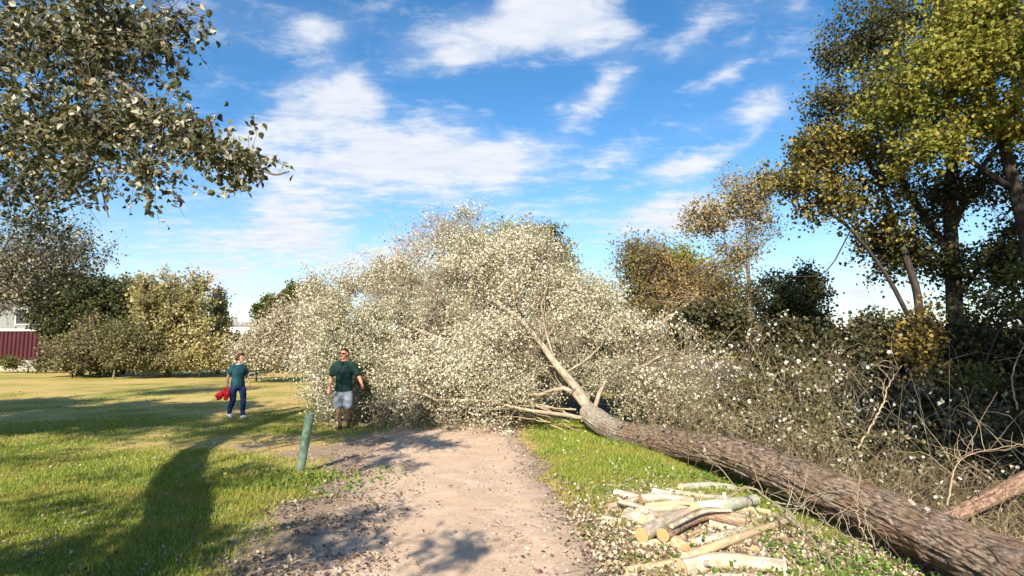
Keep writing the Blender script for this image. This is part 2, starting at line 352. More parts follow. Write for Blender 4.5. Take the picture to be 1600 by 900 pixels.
def twigs(acc, A, Bp, r0, r1=None):
    A = np.asarray(A); Bp = np.asarray(Bp); n = len(A); d = unit(Bp-A); h = np.where(np.abs(d[:, 2:3]) < .9, [[0, 0, 1.]], [[1., 0, 0]])
    u = unit(np.cross(d, h)); v = np.cross(d, u); r0 = np.broadcast_to(r0, (n,))[:, None]; r1 = r0*.45 if r1 is None else np.broadcast_to(r1, (n,))[:, None]
    rings = []
    for c, rr in ((A, r0), (Bp, r1)):
        for q in range(3): rings.append(c+rr*(u*cos(q*2*pi/3)+v*sin(q*2*pi/3)))
    V = np.stack(rings, 1).reshape(-1, 3); b = (np.arange(n)*6)[:, None]
    f = np.concatenate([b+np.array([[q, (q+1) % 3, 3+(q+1) % 3, 3+q]]) for q in range(3)]); acc.add(V, f)
def blob(px, py, Y, rx, ry, rd, n): c = P(px, py, Y); s = np.linalg.norm(c[:2])*0+Y/F; return (c, np.array([rx*s, rd, ry*s]), n)
def wblob(x, y, z, rx, ry, rz, n): return (np.array([x, y, z], float), np.array([rx, ry, rz], float), n)
def sample(blobs, r, k=.45, gmin=None):
    out = []
    for c, R, n in blobs:
        d = unit(r.normal(0, 1, (n, 3))); q = c+d*(r.random((n, 1))**k)*R
        out.append(q)
    q = np.concatenate(out); g = gz(q[:, 0], q[:, 1])+.08; q[:, 2] = np.maximum(q[:, 2], g+r.random(len(q))*.25); return q
def grow(guides, tips, r, step=.45, tipr=.006, ex=2.3, jit=.12, pathw=.22, arch=.1):
    """guides: list of (pts, r0, r1); first starts at root, the others attach to nearest node. returns chains"""
    pos = []; par = []; fix = []; plen = []
    for gi, (pts, ra, rb) in enumerate(guides):
        L = np.linalg.norm(np.diff(np.asarray(pts), axis=0), axis=1).sum(); n = max(3, int(L/max(step*.6, .12)))
        q = smooth_line(pts, n); base = -1
        if gi: base = int(np.argmin(np.linalg.norm(np.array(pos)-q[0], axis=1)))
        for j, p in enumerate(q):
            pos.append(p); par.append(base if j == 0 else len(pos)-2); fix.append(ra+(rb-ra)*j/(n-1)); plen.append(0 if par[-1] < 0 else plen[par[-1]]+np.linalg.norm(p-pos[par[-1]]))
    ng = len(pos); cap = ng+len(tips)*14; A = np.zeros((cap, 3)); A[:ng] = pos; PL = np.zeros(cap); PL[:ng] = plen; cnt = ng; tipn = []
    order = np.argsort([np.linalg.norm(A[:ng]-q, axis=1).min() for q in tips])
    skip = 2
    for o in order:
        q = tips[o]; c = np.linalg.norm(A[:cnt]-q, axis=1)+pathw*PL[:cnt]; c[:skip] += 3; b = int(np.argmin(c)); s = A[b].copy(); d = np.linalg.norm(q-s)
        k = max(1, min(12, int(math.ceil(d/step)))); cur = b
        for j in range(1, k+1):
            f = j/k; p = s*(1-f)+q*f; p[2] += arch*d*sin(f*pi)*.6
            if j < k: p = p+r.normal(0, jit*min(d, 1.5)/k, 3)
            A[cnt] = p; PL[cnt] = PL[cur]+d/k; par.append(cur); fix.append(0); cur = cnt; cnt += 1
        tipn.append(cur)
    A = A[:cnt]; par = np.array(par); rad = np.zeros(cnt); ch = [[] for _ in range(cnt)]
    for n in range(cnt-1, -1, -1):
        rad[n] = max((sum(rad[c]**ex for c in ch[n]))**(1/ex) if ch[n] else tipr, fix[n])
        if fix[n]: rad[n] = fix[n]
        if par[n] >= 0: ch[par[n]].append(n)
    chains = []; st = [(0, None)]
    while st:
        n, p = st.pop(); c = [] if p is None else [p]; c.append(n); cur = n
        while ch[cur]:
            k = max(ch[cur], key=lambda a: rad[a]+(100 if (fix[a] and fix[cur]) else 0))
            for o in ch[cur]:
                if o != k: st.append((o, cur))
            c.append(k); cur = k
        rr = rad[c].copy()
        if p is not None: rr[0] = min(rad[p], rr[1]*1.25) if len(rr) > 1 else rr[0]
        chains.append((A[c], rr))
    return chains, A[tipn]
def tree(name, label, cat, base, guides, blobs, leaf=None, per=60, size=.09, lmat=None, bark=B_GREY, twl=.45, twn=5, seed=0, step=.5, tpl=TQ, jitter=.10, down=0., group=None,
         trunkname='trunk', crownname='crown', tipr=.006, twr=.0045, sides=7, k=.45, extra=None, arch=.1, pathw=.22, crown_label=None, cf=.9):
    r = np.random.default_rng(seed*101+7); root = empty(name, base, label, cat, group)
    tips = sample(blobs, r, k); chains, tp = grow(guides, tips, r, step, tipr, pathw=pathw, arch=arch)
    acc = Acc()
    for pts, rr in chains:
        if len(pts) < 2: continue
        tube(acc, pts, rr, sides if rr.max() > .04 else (5 if rr.max() > .015 else 3))
    nt = len(tp)*twn; S = np.repeat(tp, twn, 0); D = unit(r.normal(0, 1, (nt, 3))+np.array([0, 0, .25-down*.6]))
    Ln = twl*(.4+.8*r.random((nt, 1))); M = S+D*Ln*.5; E = M+unit(D+r.normal(0, .4, (nt, 3))+np.array([0, 0, -down*.4]))*Ln*.5
    twigs(acc, S, M, twr, twr*.75); twigs(acc, M, E, twr*.75, twr*.4)
    link(trunkname, acc.mesh(trunkname), bark, root)
    if extra: extra(root)
    if per:
        nl = int(len(tp)*per*1.25); ti = r.integers(0, nt, nl); f = r.random((nl, 1))**.7
        c = np.where(f < .5, S[ti]+(M[ti]-S[ti])*f*2, M[ti]+(E[ti]-M[ti])*(f*2-1))+r.normal(0, jitter, (nl, 3))
        g = gz(c[:, 0], c[:, 1])+.02; c[:, 2] = np.maximum(c[:, 2], g+np.abs(r.normal(0, .03, nl)))
        kk = r.random(nl) < clump(c, cf, seed, .38, .52, .22); c = c[kk]
        leaf_obj(crownname, c, size*(.6+.7*r.random(len(c))), lmat, root, tpl, down=down, seed=seed)
    return root

# ------------------------------------------------------------------ the fallen poplar
KP = [(918, 645, 12.1), (960, 672, 11.0), (1040, 690, 9.9), (1130, 708, 8.8), (1220, 738, 7.9), (1310, 772, 7.1), (1400, 812, 6.45), (1500, 858, 5.8), (1600, 905, 5.25), (1760, 985, 4.55)]
trunk_pts = smooth_line([P(*k) for k in KP], 260)
fallen = empty('fallen_tree', P(1600, 905, 5.25), 'huge uprooted white poplar lying across the path, pale withered crown behind the walking man', 'fallen tree')
def bark_disp(th, L):
    # ridged furrows: knotted plates elongated along the stem
    a = th/(2*pi); w_ = .35*np.sin(L*2.1)+.2*np.sin(L*5.3+1)
    def rn(fa, fl, s):
        u = (a*fa) % fa; x0 = u+w_*1.2
        n0 = vnoise(x0, L*fl, s); n1_ = vnoise(x0-fa, L*fl, s); k = a
        return n0*(1-k)+n1_*k
    r1 = 1-np.abs(2*rn(22, 2.6, 5)-1); r2 = 1-np.abs(2*rn(46, 6.0, 8)-1); r3 = rn(5, .9, 12)
    big = (r3-.5)*.16; rough_ = sst(L, 1.2, 4.5)
    return big+(.03+.13*rough_)*(r1-.55)+(.02+.06*rough_)*(r2-.5)
tr_r = np.interp(np.linspace(0, 1, 260), [0, .04, .12, .3, .6, 1], [.19, .225, .215, .228, .24, .285])
acc = Acc(); tp_ = smooth_line(trunk_pts, 1100)
tube(acc, tp_, np.interp(np.linspace(0, 1, 1100), np.linspace(0, 1, 260), tr_r), 150, bark_disp)
# knots, broken stubs and torn flaps on the stem
rk = np.random.default_rng(77)
for k in range(5):
    i = int(rk.uniform(60, 1000)); a_n = rk.uniform(-.3, 2.6); tt = unit(tp_[i+4]-tp_[i-4]); u_ = unit(np.cross(tt, [0, 0, 1.])); w2 = np.cross(u_, tt); dd = u_*cos(a_n)+w2*sin(a_n)
    R_ = float(np.interp(i/1100, np.linspace(0, 1, 260), tr_r)); q0 = tp_[i]+dd*R_*.7; ln = R_*(.35+.5*rk.random()); rs = .025+.02*rk.random()
    tube(acc, [q0, q0+dd*ln*.5, q0+dd*ln+tt*rk.normal(0, .04)], [rs*1.6, rs, rs*.8], 12, lambda th, L: .12*np.sin(th*5+L*30), True)
m, t = newmat('stem_bark'); tcx = t.new('ShaderNodeTexCoord'); sp = t.new('ShaderNodeSeparateXYZ'); t.link(tcx.outputs['UV'], sp.inputs[0])
mpx = t.new('ShaderNodeMapping'); mpx.inputs['Scale'].default_value = (1, .26, 1); t.link(tcx.outputs['UV'], mpx.inputs[0])
nf = t.noise(mpx.outputs[0], 42, 8, .72, .6); nm = t.noise(tcx.outputs['Object'], 3.2, 6, .65); ng = t.noise(tcx.outputs['Object'], 48, 5, .7)
vo = t.new('ShaderNodeTexVoronoi', feature='DISTANCE_TO_EDGE'); t.link(mpx.outputs[0], vo.inputs['Vector']); vo.inputs['Scale'].default_value = 15
crk = t.ss(vo.outputs['Distance'], .02, .16)
old = t.mix(t.ss(nf, .36, .64), (.05, .034, .024, 1), (.32, .245, .18, 1)); old = t.mix(t.ss(nm, .46, .64, 0, .7), old, (.19, .115, .07, 1)); old = t.mix(t.ss(ng, .6, .72, 0, .6), old, (.46, .42, .34, 1))
yng = t.mix(t.ss(nf, .3, .7), (.26, .22, .165, 1), (.48, .43, .34, 1)); yng = t.mix(t.ss(ng, .55, .7, 0, .6), yng, (.14, .11, .08, 1))
cx = t.mix(t.ss(t.math('ADD', sp.outputs[1], t.math('MULTIPLY', nm, 3.0)), 1.6, 3.6), yng, old)
hb = t.math('ADD', t.math('MULTIPLY', crk, .8), nf); finish(t, pbsdf(t, cx, .92, bump(t, hb, .9, .02), .15)); M_STEM = m
me = acc.mesh('trunk'); trunk_o = link('trunk', me, M_STEM, fallen)
# moss, lichen flecks are in the bark; limbs leaving the top of the stem
r = np.random.default_rng(5)
limbs = [([P(925, 650, 12.0), P(905, 612, 12.15), P(868, 568, 12.4), P(838, 528, 12.9), P(800, 490, 13.6), P(735, 455, 14.8), P(650, 460, 16)], .105, .015),
         ([P(920, 645, 12.1), P(885, 607, 12.1), P(832, 618, 12.1), P(775, 601, 12.4), P(700, 590, 12.9)], .06, .015),
         ([P(918, 655, 12.0), P(880, 648, 11.9), P(820, 640, 12), P(758, 626, 12.3), P(680, 625, 12.8)], .05, .012),
         ([P(868, 568, 12.4), P(852, 515, 12.7), P(846, 470, 13.4), P(850, 420, 14.4)], .028, .01),
         ([P(930, 635, 12.1), P(948, 594, 12.3), P(1000, 575, 12.5), P(1042, 552, 12.8), P(1080, 560, 12.9)], .05, .012),
         ([P(880, 585, 12.3), P(925, 555, 12.5), P(960, 510, 13.2), P(975, 470, 14)], .035, .012),
         ([P(838, 528, 12.9), P(780, 525, 13.2), P(690, 530, 13.8), P(590, 535, 14.2)], .035, .012),
         ([P(735, 455, 14.8), P(740, 400, 15.6), P(760, 360, 16.2)], .05, .02),
         ([P(690, 530, 13.8), P(610, 500, 14.8), P(540, 480, 15.4)], .05, .02)]
acc = Acc()
fb = [blob(545, 535, 14.6, 62, 72, 1.4, 90), blob(640, 505, 15.2, 90, 72, 1.6, 130), blob(740, 480, 15.2, 95, 95, 1.7, 150), blob(830, 455, 15.0, 72, 95, 1.6, 130),
      blob(905, 505, 14, 55, 60, 1.3, 70), blob(1000, 590, 12.9, 88, 46, 1.0, 90), blob(965, 545, 13.6, 50, 45, 1.2, 50), blob(530, 598, 13.9, 42, 48, 1.1, 55),
      blob(630, 590, 13.6, 90, 50, 1.1, 80), blob(740, 585, 13.5, 80, 50, 1.0, 70), blob(850, 560, 13.6, 70, 55, .9, 60), blob(600, 455, 16, 90, 24, 1.5, 50),
      blob(770, 395, 16.2, 75, 45, 1.5, 60), blob(500, 520, 15.2, 30, 50, 1.0, 30), blob(770, 540, 13.0, 40, 45, .3, 22), blob(690, 370, 16.3, 34, 26, .6, 14), blob(640, 425, 16, 26, 22, .5, 9), blob(560, 440, 16, 24, 18, .5, 8), blob(900, 440, 15, 26, 24, .5, 9), blob(1080, 570, 12.8, 24, 18, .4, 7), blob(840, 375, 16, 26, 22, .5, 9), blob(730, 345, 16.4, 20, 20, .4, 6), blob(600, 425, 16, 18, 16, .4, 6), blob(500, 455, 15.4, 22, 20, .4, 7), blob(940, 470, 14.4, 26, 22, .4, 8), blob(1020, 530, 13.4, 28, 18, .4, 8), blob(470, 560, 14.4, 18, 24, .4, 6), blob(890, 530, 12.9, 40, 40, .3, 18), blob(760, 590, 12.6, 60, 30, .3, 16), blob(1060, 605, 12.6, 34, 34, .7, 30)]
tips = sample(fb, r, .42); tips = tips[~((np.abs(tips[:, 0]+3.6) < 1.0) & (tips[:, 1] < 13.5))]
chains, tpn = grow([(trunk_pts[:6][::-1], .17, .17)]+limbs, tips, r, .45, .006, jit=.2)
for pts, rr in chains:
    if len(pts) > 1: tube(acc, pts, np.minimum(rr, .17), 14 if rr.max() > .05 else (6 if rr.max() > .02 else 3))
rk = np.random.default_rng(99)
for li_, (pts_, a0, b0) in enumerate(limbs[:6]):
    q = smooth_line(pts_, 60)
    for k in range(16 if li_ in (0, 3, 4) else 8):
        i = rk.integers(8, 56); d = unit(rk.normal(0, 1, 3)+np.array([-.2, -.25, .5])+unit(q[-1]-q[0])*.8); l = .3+.8*rk.random(); p = smooth_line([q[i], q[i]+d*l*.5+rk.normal(0, .05, 3), q[i]+d*l+rk.normal(0, .12, 3)], 9)
        tube(acc, p, np.linspace(.013, .004, 9), 4)
        extra_ = p[rk.integers(3, 9, 5)]; tpn = np.vstack([tpn, extra_[:1 if k % 2 else 0]])
twn = 8; nt = len(tpn)*twn; S = np.repeat(tpn, twn, 0); D = unit(r.normal(0, 1, (nt, 3))+np.array([-.3, .15, .15])); Ln = .75*(.4+.8*r.random((nt, 1)))
M_ = S+D*Ln*.5; E_ = M_+unit(D+r.normal(0, .5, (nt, 3)))*Ln*.5; twigs(acc, S, M_, .006, .0045); twigs(acc, M_, E_, .0045, .003)
link('limbs', acc.mesh('limbs'), B_PALE, fallen)
nl = len(tpn)*380; ti = r.integers(0, nt, nl); f = r.random((nl, 1))**.7
c = np.where(f < .5, S[ti]+(M_[ti]-S[ti])*f*2, M_[ti]+(E_[ti]-M_[ti])*(f*2-1))+r.normal(0, .09, (nl, 3))
g = gz(c[:, 0], c[:, 1])+.02; c[:, 2] = np.maximum(c[:, 2], g+np.abs(r.normal(0, .03, nl)))
keepc = r.random(nl) < clump(c, 1.05, 12, .42, .52, .05)
# keep the leafless butt of the crown open round the fork
keep = ~((np.abs(c[:, 0]-1.5) < 1.0) & (c[:, 1] < 12.2))
keep &= ~((c[:, 1] < 12.9) & (c[:, 0] < -2.2) & (c[:, 0] > -5))
keep &= keepc; keep &= ~((np.abs(c[:, 0]+3.6) < .7) & (c[:, 1] < 13.1))
leaf_obj('crown', c[keep], (.050*(.55+.7*r.random(nl)))[keep], L_FALLEN, fallen, TQ, seed=3)
# low tangle of half bare, shaded twigs along the front of the crown
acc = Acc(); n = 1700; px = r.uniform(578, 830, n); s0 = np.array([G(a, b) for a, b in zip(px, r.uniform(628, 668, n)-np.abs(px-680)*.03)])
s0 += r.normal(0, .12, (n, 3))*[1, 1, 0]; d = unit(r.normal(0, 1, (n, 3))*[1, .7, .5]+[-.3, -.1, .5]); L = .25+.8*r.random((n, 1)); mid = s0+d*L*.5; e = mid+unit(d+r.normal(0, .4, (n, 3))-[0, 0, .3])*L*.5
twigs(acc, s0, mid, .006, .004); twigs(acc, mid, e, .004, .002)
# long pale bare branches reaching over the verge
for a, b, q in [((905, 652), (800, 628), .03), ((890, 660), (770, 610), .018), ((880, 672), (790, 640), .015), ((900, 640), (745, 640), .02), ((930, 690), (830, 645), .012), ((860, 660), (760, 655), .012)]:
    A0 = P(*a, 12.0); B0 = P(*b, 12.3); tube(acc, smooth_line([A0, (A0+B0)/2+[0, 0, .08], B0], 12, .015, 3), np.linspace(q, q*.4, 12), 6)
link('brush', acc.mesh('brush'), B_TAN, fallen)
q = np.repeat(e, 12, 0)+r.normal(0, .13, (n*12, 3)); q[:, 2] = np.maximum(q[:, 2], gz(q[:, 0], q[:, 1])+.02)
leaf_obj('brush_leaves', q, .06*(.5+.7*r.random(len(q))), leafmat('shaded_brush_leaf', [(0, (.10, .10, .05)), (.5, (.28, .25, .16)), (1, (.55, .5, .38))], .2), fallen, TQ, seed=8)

# ------------------------------------------------------------------ leaning poplar over the upper left corner
lp_tr = [(-3.7, 1.3, -.05), (-3.75, 1.35, 1.3), (-4.2, 1.5, 2.6), (-6.1, 1.9, 4.0), (-7.8, 2.4, 5.6), (-8.6, 3.0, 7.5), (-9, 3.3, 9.5)]
lp_bl = [blob(40, 70, 5.6, 120, 90, 1.0, 52), blob(170, 50, 5.2, 105, 70, .7, 46), blob(60, 190, 5.6, 110, 75, .8, 42), blob(180, 190, 5.2, 80, 55, .5, 28), blob(40, 290, 6.2, 70, 40, .7, 17),
         blob(120, 265, 5.6, 60, 35, .4, 14), blob(265, 195, 5.1, 45, 26, .3, 12), blob(325, 225, 5.0, 30, 16, .2, 9), blob(378, 245, 5.0, 18, 10, .12, 6), blob(235, 270, 5.1, 28, 16, .2, 6),
         blob(275, 30, 4.9, 22, 26, .3, 8), blob(-100, 200, 5.8, 120, 170, 1.2, 40), blob(50, 350, 9, 50, 30, .8, 9),
         wblob(-8.3, 3, 6.5, 1.6, 1.8, 1.2, 60), wblob(-9.6, 2.8, 8, 1.8, 1.6, 1.4, 50), wblob(-10.4, 2.0, 7.0, 2.2, 1.3, 1.2, 110), wblob(-8.3, 1.6, 6.4, .9, .9, .9, 40), wblob(-5.2, -1.9, 4.6, 1.2, .5, .4, 30), wblob(-9.5, 4, 6, 2, 2, 1.4, 40), wblob(-5.0, -.9, 3.7, 1.7, .7, .5, 50), wblob(-6.6, -.3, 4.4, 1.5, .3, .3, 22), wblob(-6.5, .9, 4.6, 1.5, .25, .3, 14), wblob(-2.0, -1.2, 3.9, .5, .45, .25, 9), wblob(-10.5, -1.5, 6.5, 2, .5, .4, 16), wblob(-3.3, -.9, 4.0, .8, .7, .4, 24), wblob(-3.8, .9, 5.2, .8, .4, .3, 12), wblob(-5.4, .2, 4.6, .8, .5, .4, 12), wblob(-2.9, .0, 3.9, .45, .6, .3, 5), wblob(-10.5, 1, 5.5, 2, 2, 1.5, 36)]
tree('leaning_poplar', 'white poplar overhanging the upper left corner with broad dark and silvery leaves', 'tree', lp_tr[0],
     [(lp_tr, .33, .13), ([(-6.1, 1.9, 4.0), (-5.8, 3.0, 4.6), P(60, 60, 5.3), P(190, 130, 5.1), P(300, 205, 5.05), P(385, 250, 5.0), P(425, 272, 5.0), P(452, 268, 5.0)], .032, .006), ([(-5.8, 3.0, 4.6), P(60, 200, 5.6), P(140, 250, 5.5), P(170, 340, 5.6)], .03, .006)],
     lp_bl, None, 50, .053, L_POPLAR, B_GREY, .42, 7, 21, .3, TR, .03, .8, tipr=.0045, twr=.0034, arch=.05, cf=2.3)

# ------------------------------------------------------------------ tall trees on the right
p1 = G(1492, 640); b1 = P(1492, 620, 14.2); b1[2] = gz(b1[0], b1[1])-.1
tree('tall_tree', 'tall dark leaved tree with a straight thick trunk, between the golden and yellow green trees', 'tree', b1,
     [([b1, P(1492, 480, 14.2), P(1485, 330, 14.3), P(1490, 200, 14.5), P(1475, 60, 14.8), P(1460, -100, 15)], .22, .05),
      ([P(1487, 360, 14.3), P(1530, 270, 14.1), P(1580, 200, 14)], .10, .04), ([P(1487, 400, 14.3), P(1420, 300, 14.6), P(1370, 200, 15), P(1340, 90, 15.4)], .11, .04),
      ([P(1492, 470, 14.2), P(1545, 400, 14), P(1590, 350, 13.8)], .07, .03)],
     [blob(1345, 60, 15.6, 55, 75, 1.5, 62), blob(1290, 165, 15.4, 42, 42, 1.1, 26), blob(1360, 150, 15.2, 60, 60, 1.2, 34), blob(1430, 30, 15.5, 70, 70, 1.6, 46), blob(1350, 285, 14.8, 85, 36, 1.1, 36),
      blob(1450, 330, 14.6, 60, 55, 1.3, 30), blob(1550, 300, 14.2, 70, 70, 1.4, 40), blob(1560, 430, 14, 60, 50, 1.3, 32), blob(1380, 400, 14.6, 55, 30, .9, 20), blob(1450, 420, 14.3, 50, 34, .9, 12), blob(1540, 500, 14.0, 50, 26, 1, 14), blob(1590, 400, 13.9, 40, 60, 1, 26), blob(1470, 200, 15, 80, 60, 1.4, 38), blob(1440, -60, 15.5, 120, 60, 2, 40)],
     None, 80, .095, L_TREED, B_DARK, .6, 6, 31, .6, TQ, .13, cf=1.3)
b2 = P(1612, 620, 12); b2[2] = gz(b2[0], b2[1])-.1
tree('tall_tree', 'tree with bright yellow green sunlit crown filling the upper right corner', 'tree', b2,
     [([b2, P(1612, 430, 12), P(1585, 290, 12.1), P(1555, 170, 12.3), P(1530, 40, 12.5), P(1500, -80, 12.6)], .17, .05), ([P(1588, 300, 12.1), P(1500, 240, 11.9), P(1430, 190, 11.8)], .07, .03),
      ([P(1600, 360, 12.1), P(1650, 250, 11.8), P(1680, 100, 11.8)], .1, .05)],
     [blob(1480, 115, 11.9, 85, 60, 1.1, 70), blob(1400, 150, 11.8, 55, 50, .9, 44), blob(1560, 60, 11.8, 80, 75, 1.2, 66), blob(1500, 40, 12, 75, 50, 1.1, 40), blob(1440, 225, 11.9, 55, 36, .8, 26), blob(1560, 190, 12, 60, 50, 1, 34), blob(1660, 100, 11.6, 80, 120, 1.3, 60), blob(1560, -60, 12, 120, 60, 1.5, 50)],
     None, 80, .095, L_YGREEN, B_DARK, .55, 6, 32, .5, TQ, .11, cf=1.4)
b3 = P(1425, 600, 13.6); b3[2] = gz(b3[0], b3[1])-.1
tree('tall_tree', 'slender tree leaning left with golden brown branch tips reaching over the dark bushes', 'tree', b3,
     [([b3, P(1437, 490, 13.6), P(1415, 400, 13.6), P(1380, 300, 13.7), P(1340, 220, 13.7)], .115, .04), ([P(1432, 520, 13.6), P(1385, 430, 13.5), P(1320, 350, 13.4), P(1240, 300, 13.3), P(1205, 270, 13.3)], .06, .015), ([P(1330, 358, 13.4), P(1290, 425, 13.4), P(1235, 432, 13.3)], .02, .008)],
     [blob(1290, 235, 13.4, 48, 26, .8, 34), blob(1245, 285, 13.3, 42, 24, .7, 26), blob(1355, 225, 13.5, 45, 35, .8, 24), blob(1300, 320, 13.4, 50, 30, .8, 22), blob(1380, 350, 13.6, 50, 40, .9, 22)],
     None, 70, .095, leafmat('gold_and_dark_leaf', [(0, (.045, .05, .015)), (.45, (.13, .12, .03)), (.8, (.36, .27, .05)), (1, (.45, .35, .08))], .35), B_DARK, .5, 6, 33, .5, TQ, .11, cf=1.4)
# off to the left of the frame: the row whose shadow lies across the lawn
for i_, (x, y, h) in enumerate([(-14, 2.5, 10.5), (-19.5, 3.0, 10.5)]):
    tree('roadside_tree', ['tree outside the frame at the left, next to the leaning poplar', 'tree outside the frame at the far left'][i_], 'tree', (x, y, 0),
         [([(x, y, -.1), (x+.2, y, 3.5), (x, y+.2, 6.5), (x+.2, y, h-1.5)], .24, .06)], [wblob(x, y, 7.2, 3.6, 1.8, 1.7, 190), wblob(x+.4, y+.2, 8.9, 2.8, 1.3, 1.1, 90)],
         None, 75, .2, L_TREED, B_DARK, .6, 5, 65+i_, .8, TQ, .16)
# off to the right of the frame: the neighbours that shade the undergrowth
for i_, (x, y, h) in enumerate([(9.8, 3.2, 13), (14.5, 6.5, 13), (7.8, -2.5, 13.5)]):
    tree('roadside_tree', ['tree outside the frame at the right, nearest the felled stem', 'tree outside the frame at the far right', 'tree behind the viewer at the right'][i_], 'tree', (x, y, -.6),
         [([(x, y, -.7), (x+.2, y, 4), (x, y+.2, 8), (x+.2, y, h)], .28, .08)], [wblob(x+.6, y, 8.0, 2.8, 2.3, 2.2, 90), wblob(x, y+.3, 10.8, 2.2, 2.2, 2.2, 60), wblob(x+1.2, y, 5.6, 2.0, 1.8, 1.1, 36)]+([wblob(5.3, -2.2, 8.2, 2.0, 2.0, 1.3, 60)] if i_ == 2 else [wblob(7.6, 2.2, 7.4, 1.7, 1.8, 1.3, 55)] if i_ == 0 else []),
         None, 36, .2, L_TREED, B_DARK, .6, 5, 60+i_, .8, TQ, .16)

# ------------------------------------------------------------------ undergrowth at the right
def bush(name, label, blobs, mat, per, size, seed, bark=B_DARK, twl=.4, k=.6, cat='bush', twn=5, **kw):
    c = np.mean([b[0] for b in blobs], 0); b = np.array([c[0], c[1], float(gz(c[0], c[1]))])
    return tree(name, label, cat, b, [([b-[0, 0, .1], b+[0, 0, .3], b*[1, 1, 0]+[0, 0, b[2]+.35*max(.5, c[2]-b[2])]], .05, .035)], blobs, None, per, size, mat, bark, twl, twn, seed, .45, TQ, kw.pop('jitter', .1), k=k, trunkname='stems', crownname='leaves', **kw)
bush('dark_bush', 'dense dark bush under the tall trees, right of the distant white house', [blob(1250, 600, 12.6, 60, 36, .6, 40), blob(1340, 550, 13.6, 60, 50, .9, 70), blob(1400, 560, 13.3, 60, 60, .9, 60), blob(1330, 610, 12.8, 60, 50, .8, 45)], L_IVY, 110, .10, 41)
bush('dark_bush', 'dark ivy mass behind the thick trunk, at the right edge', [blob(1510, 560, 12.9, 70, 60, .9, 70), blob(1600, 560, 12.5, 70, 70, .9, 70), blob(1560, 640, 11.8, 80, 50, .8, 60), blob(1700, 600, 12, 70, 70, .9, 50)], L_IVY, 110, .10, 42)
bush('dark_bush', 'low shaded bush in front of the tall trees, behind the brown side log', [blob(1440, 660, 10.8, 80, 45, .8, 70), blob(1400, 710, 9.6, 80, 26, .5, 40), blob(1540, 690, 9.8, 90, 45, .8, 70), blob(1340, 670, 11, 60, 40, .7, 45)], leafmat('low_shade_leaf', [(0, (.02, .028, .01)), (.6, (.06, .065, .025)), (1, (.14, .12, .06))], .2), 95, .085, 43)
bush('sapling', 'small sapling with yellow leaves before the dark bushes', [blob(1430, 540, 11.9, 32, 40, .4, 26), blob(1450, 500, 12, 20, 26, .3, 10), blob(1470, 590, 11.7, 45, 22, .4, 16)], L_OLIVE if False else L_GOLD, 26, .085, 44, cat='sapling')
bush('sapling', 'green leafed sapling low in the shade at the right edge', [blob(1560, 480, 11.5, 55, 26, .6, 22), blob(1600, 440, 11.3, 40, 26, .5, 14), blob(1520, 600, 11, 50, 22, .5, 14)], L_OLIVE, 30, .085, 45, cat='sapling')
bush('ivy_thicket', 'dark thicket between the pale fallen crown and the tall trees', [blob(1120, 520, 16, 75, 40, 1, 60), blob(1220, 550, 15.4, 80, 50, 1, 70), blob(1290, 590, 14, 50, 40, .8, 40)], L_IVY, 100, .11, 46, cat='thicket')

def brambles(name, label, spots, n, seed, lw, lmat, reach=1.0, lsize=.07, bark=B_TAN, ng=None):
    r = np.random.default_rng(seed); c0 = P(*spots[0]); root = empty(name, (c0[0], c0[1], float(gz(c0[0], c0[1]))), label, 'brambles'); acc = Acc(); L_ = []
    for i in range(n):
        s = spots[r.integers(len(spots))]; c = P(*s)+r.normal(0, .55, 3)*[1, .8, 0]; c[2] = gz(c[0], c[1])-.03
        h = reach*(.5+.8*r.random()); d = unit(r.normal(0, 1, 3)*[1, .8, 0]); ln = h*(.5+1.1*r.random())
        p = [c, c+d*ln*.25+[0, 0, h*.65], c+d*ln*.6+[0, 0, h*(.85+.3*r.random())], c+d*ln+[0, 0, h*(.2+.6*r.random())]]
        q = smooth_line(p, 12, .02, seed+i); r0 = .004+.006*r.random(); tube(acc, q, np.linspace(r0, .0018, 12), 4)
        m_ = r.integers(2, 7); ii = r.integers(3, 11, m_); A = q[ii]; Bq = A+unit(r.normal(0, 1, (m_, 3))+[0, 0, .3])*(.12+.35*r.random((m_, 1))); twigs(acc, A, Bq, .003, .0015)
        k = r.poisson(lw); 
        if k: L_.append(Bq[r.integers(0, m_, k)]+r.normal(0, .05, (k, 3)))
    link('canes', acc.mesh('canes'), bark, root)
    if L_:
        L_ = np.concatenate(L_); L_ = L_[np.array([np.linalg.norm(trunk_pts-q, axis=1).min() > .42 for q in L_])]; leaf_obj('leaves', L_, lsize*(.5+.7*r.random(len(L_))), lmat, root, TR, flat=.3, seed=seed)
    return root
brambles('bramble_thicket', 'tangled brambles with white round leaves, right of the pale fallen crown', [(1120, 600, 11.8), (1180, 600, 11.3), (1240, 600, 11.0), (1290, 620, 10.6), (1200, 560, 12)], 150, 5, 6, L_WHITE, 1.75, .062, bark=B_CANE)
brambles('bramble_thicket', 'dense low tangle of tan stems just behind the middle of the fallen stem', [(1130, 660, 10.2), (1200, 680, 9.4), (1270, 700, 8.8), (1330, 720, 8.2), (1080, 650, 11)], 260, 6, 7, leafmat('mixed_bramble_leaf', [(0, (.10, .11, .04)), (.6, (.27, .24, .13)), (.9, (.45, .4, .28)), (1, (.74, .73, .66))], .2), 1.0, .055, bark=B_CANE)
brambles('bramble_thicket', 'dry bent canes between the fallen stem and the brown side log', [(1400, 740, 7.9), (1460, 740, 7.9), (1530, 740, 7.8), (1600, 730, 7.8), (1340, 720, 8.2), (1500, 720, 8.6)], 260, 7, 2, leafmat('dry_cane_leaf', [(0, (.10, .11, .04)), (.6, (.3, .25, .15)), (1, (.7, .68, .6))], .2), .9, .05, bark=B_CANE)
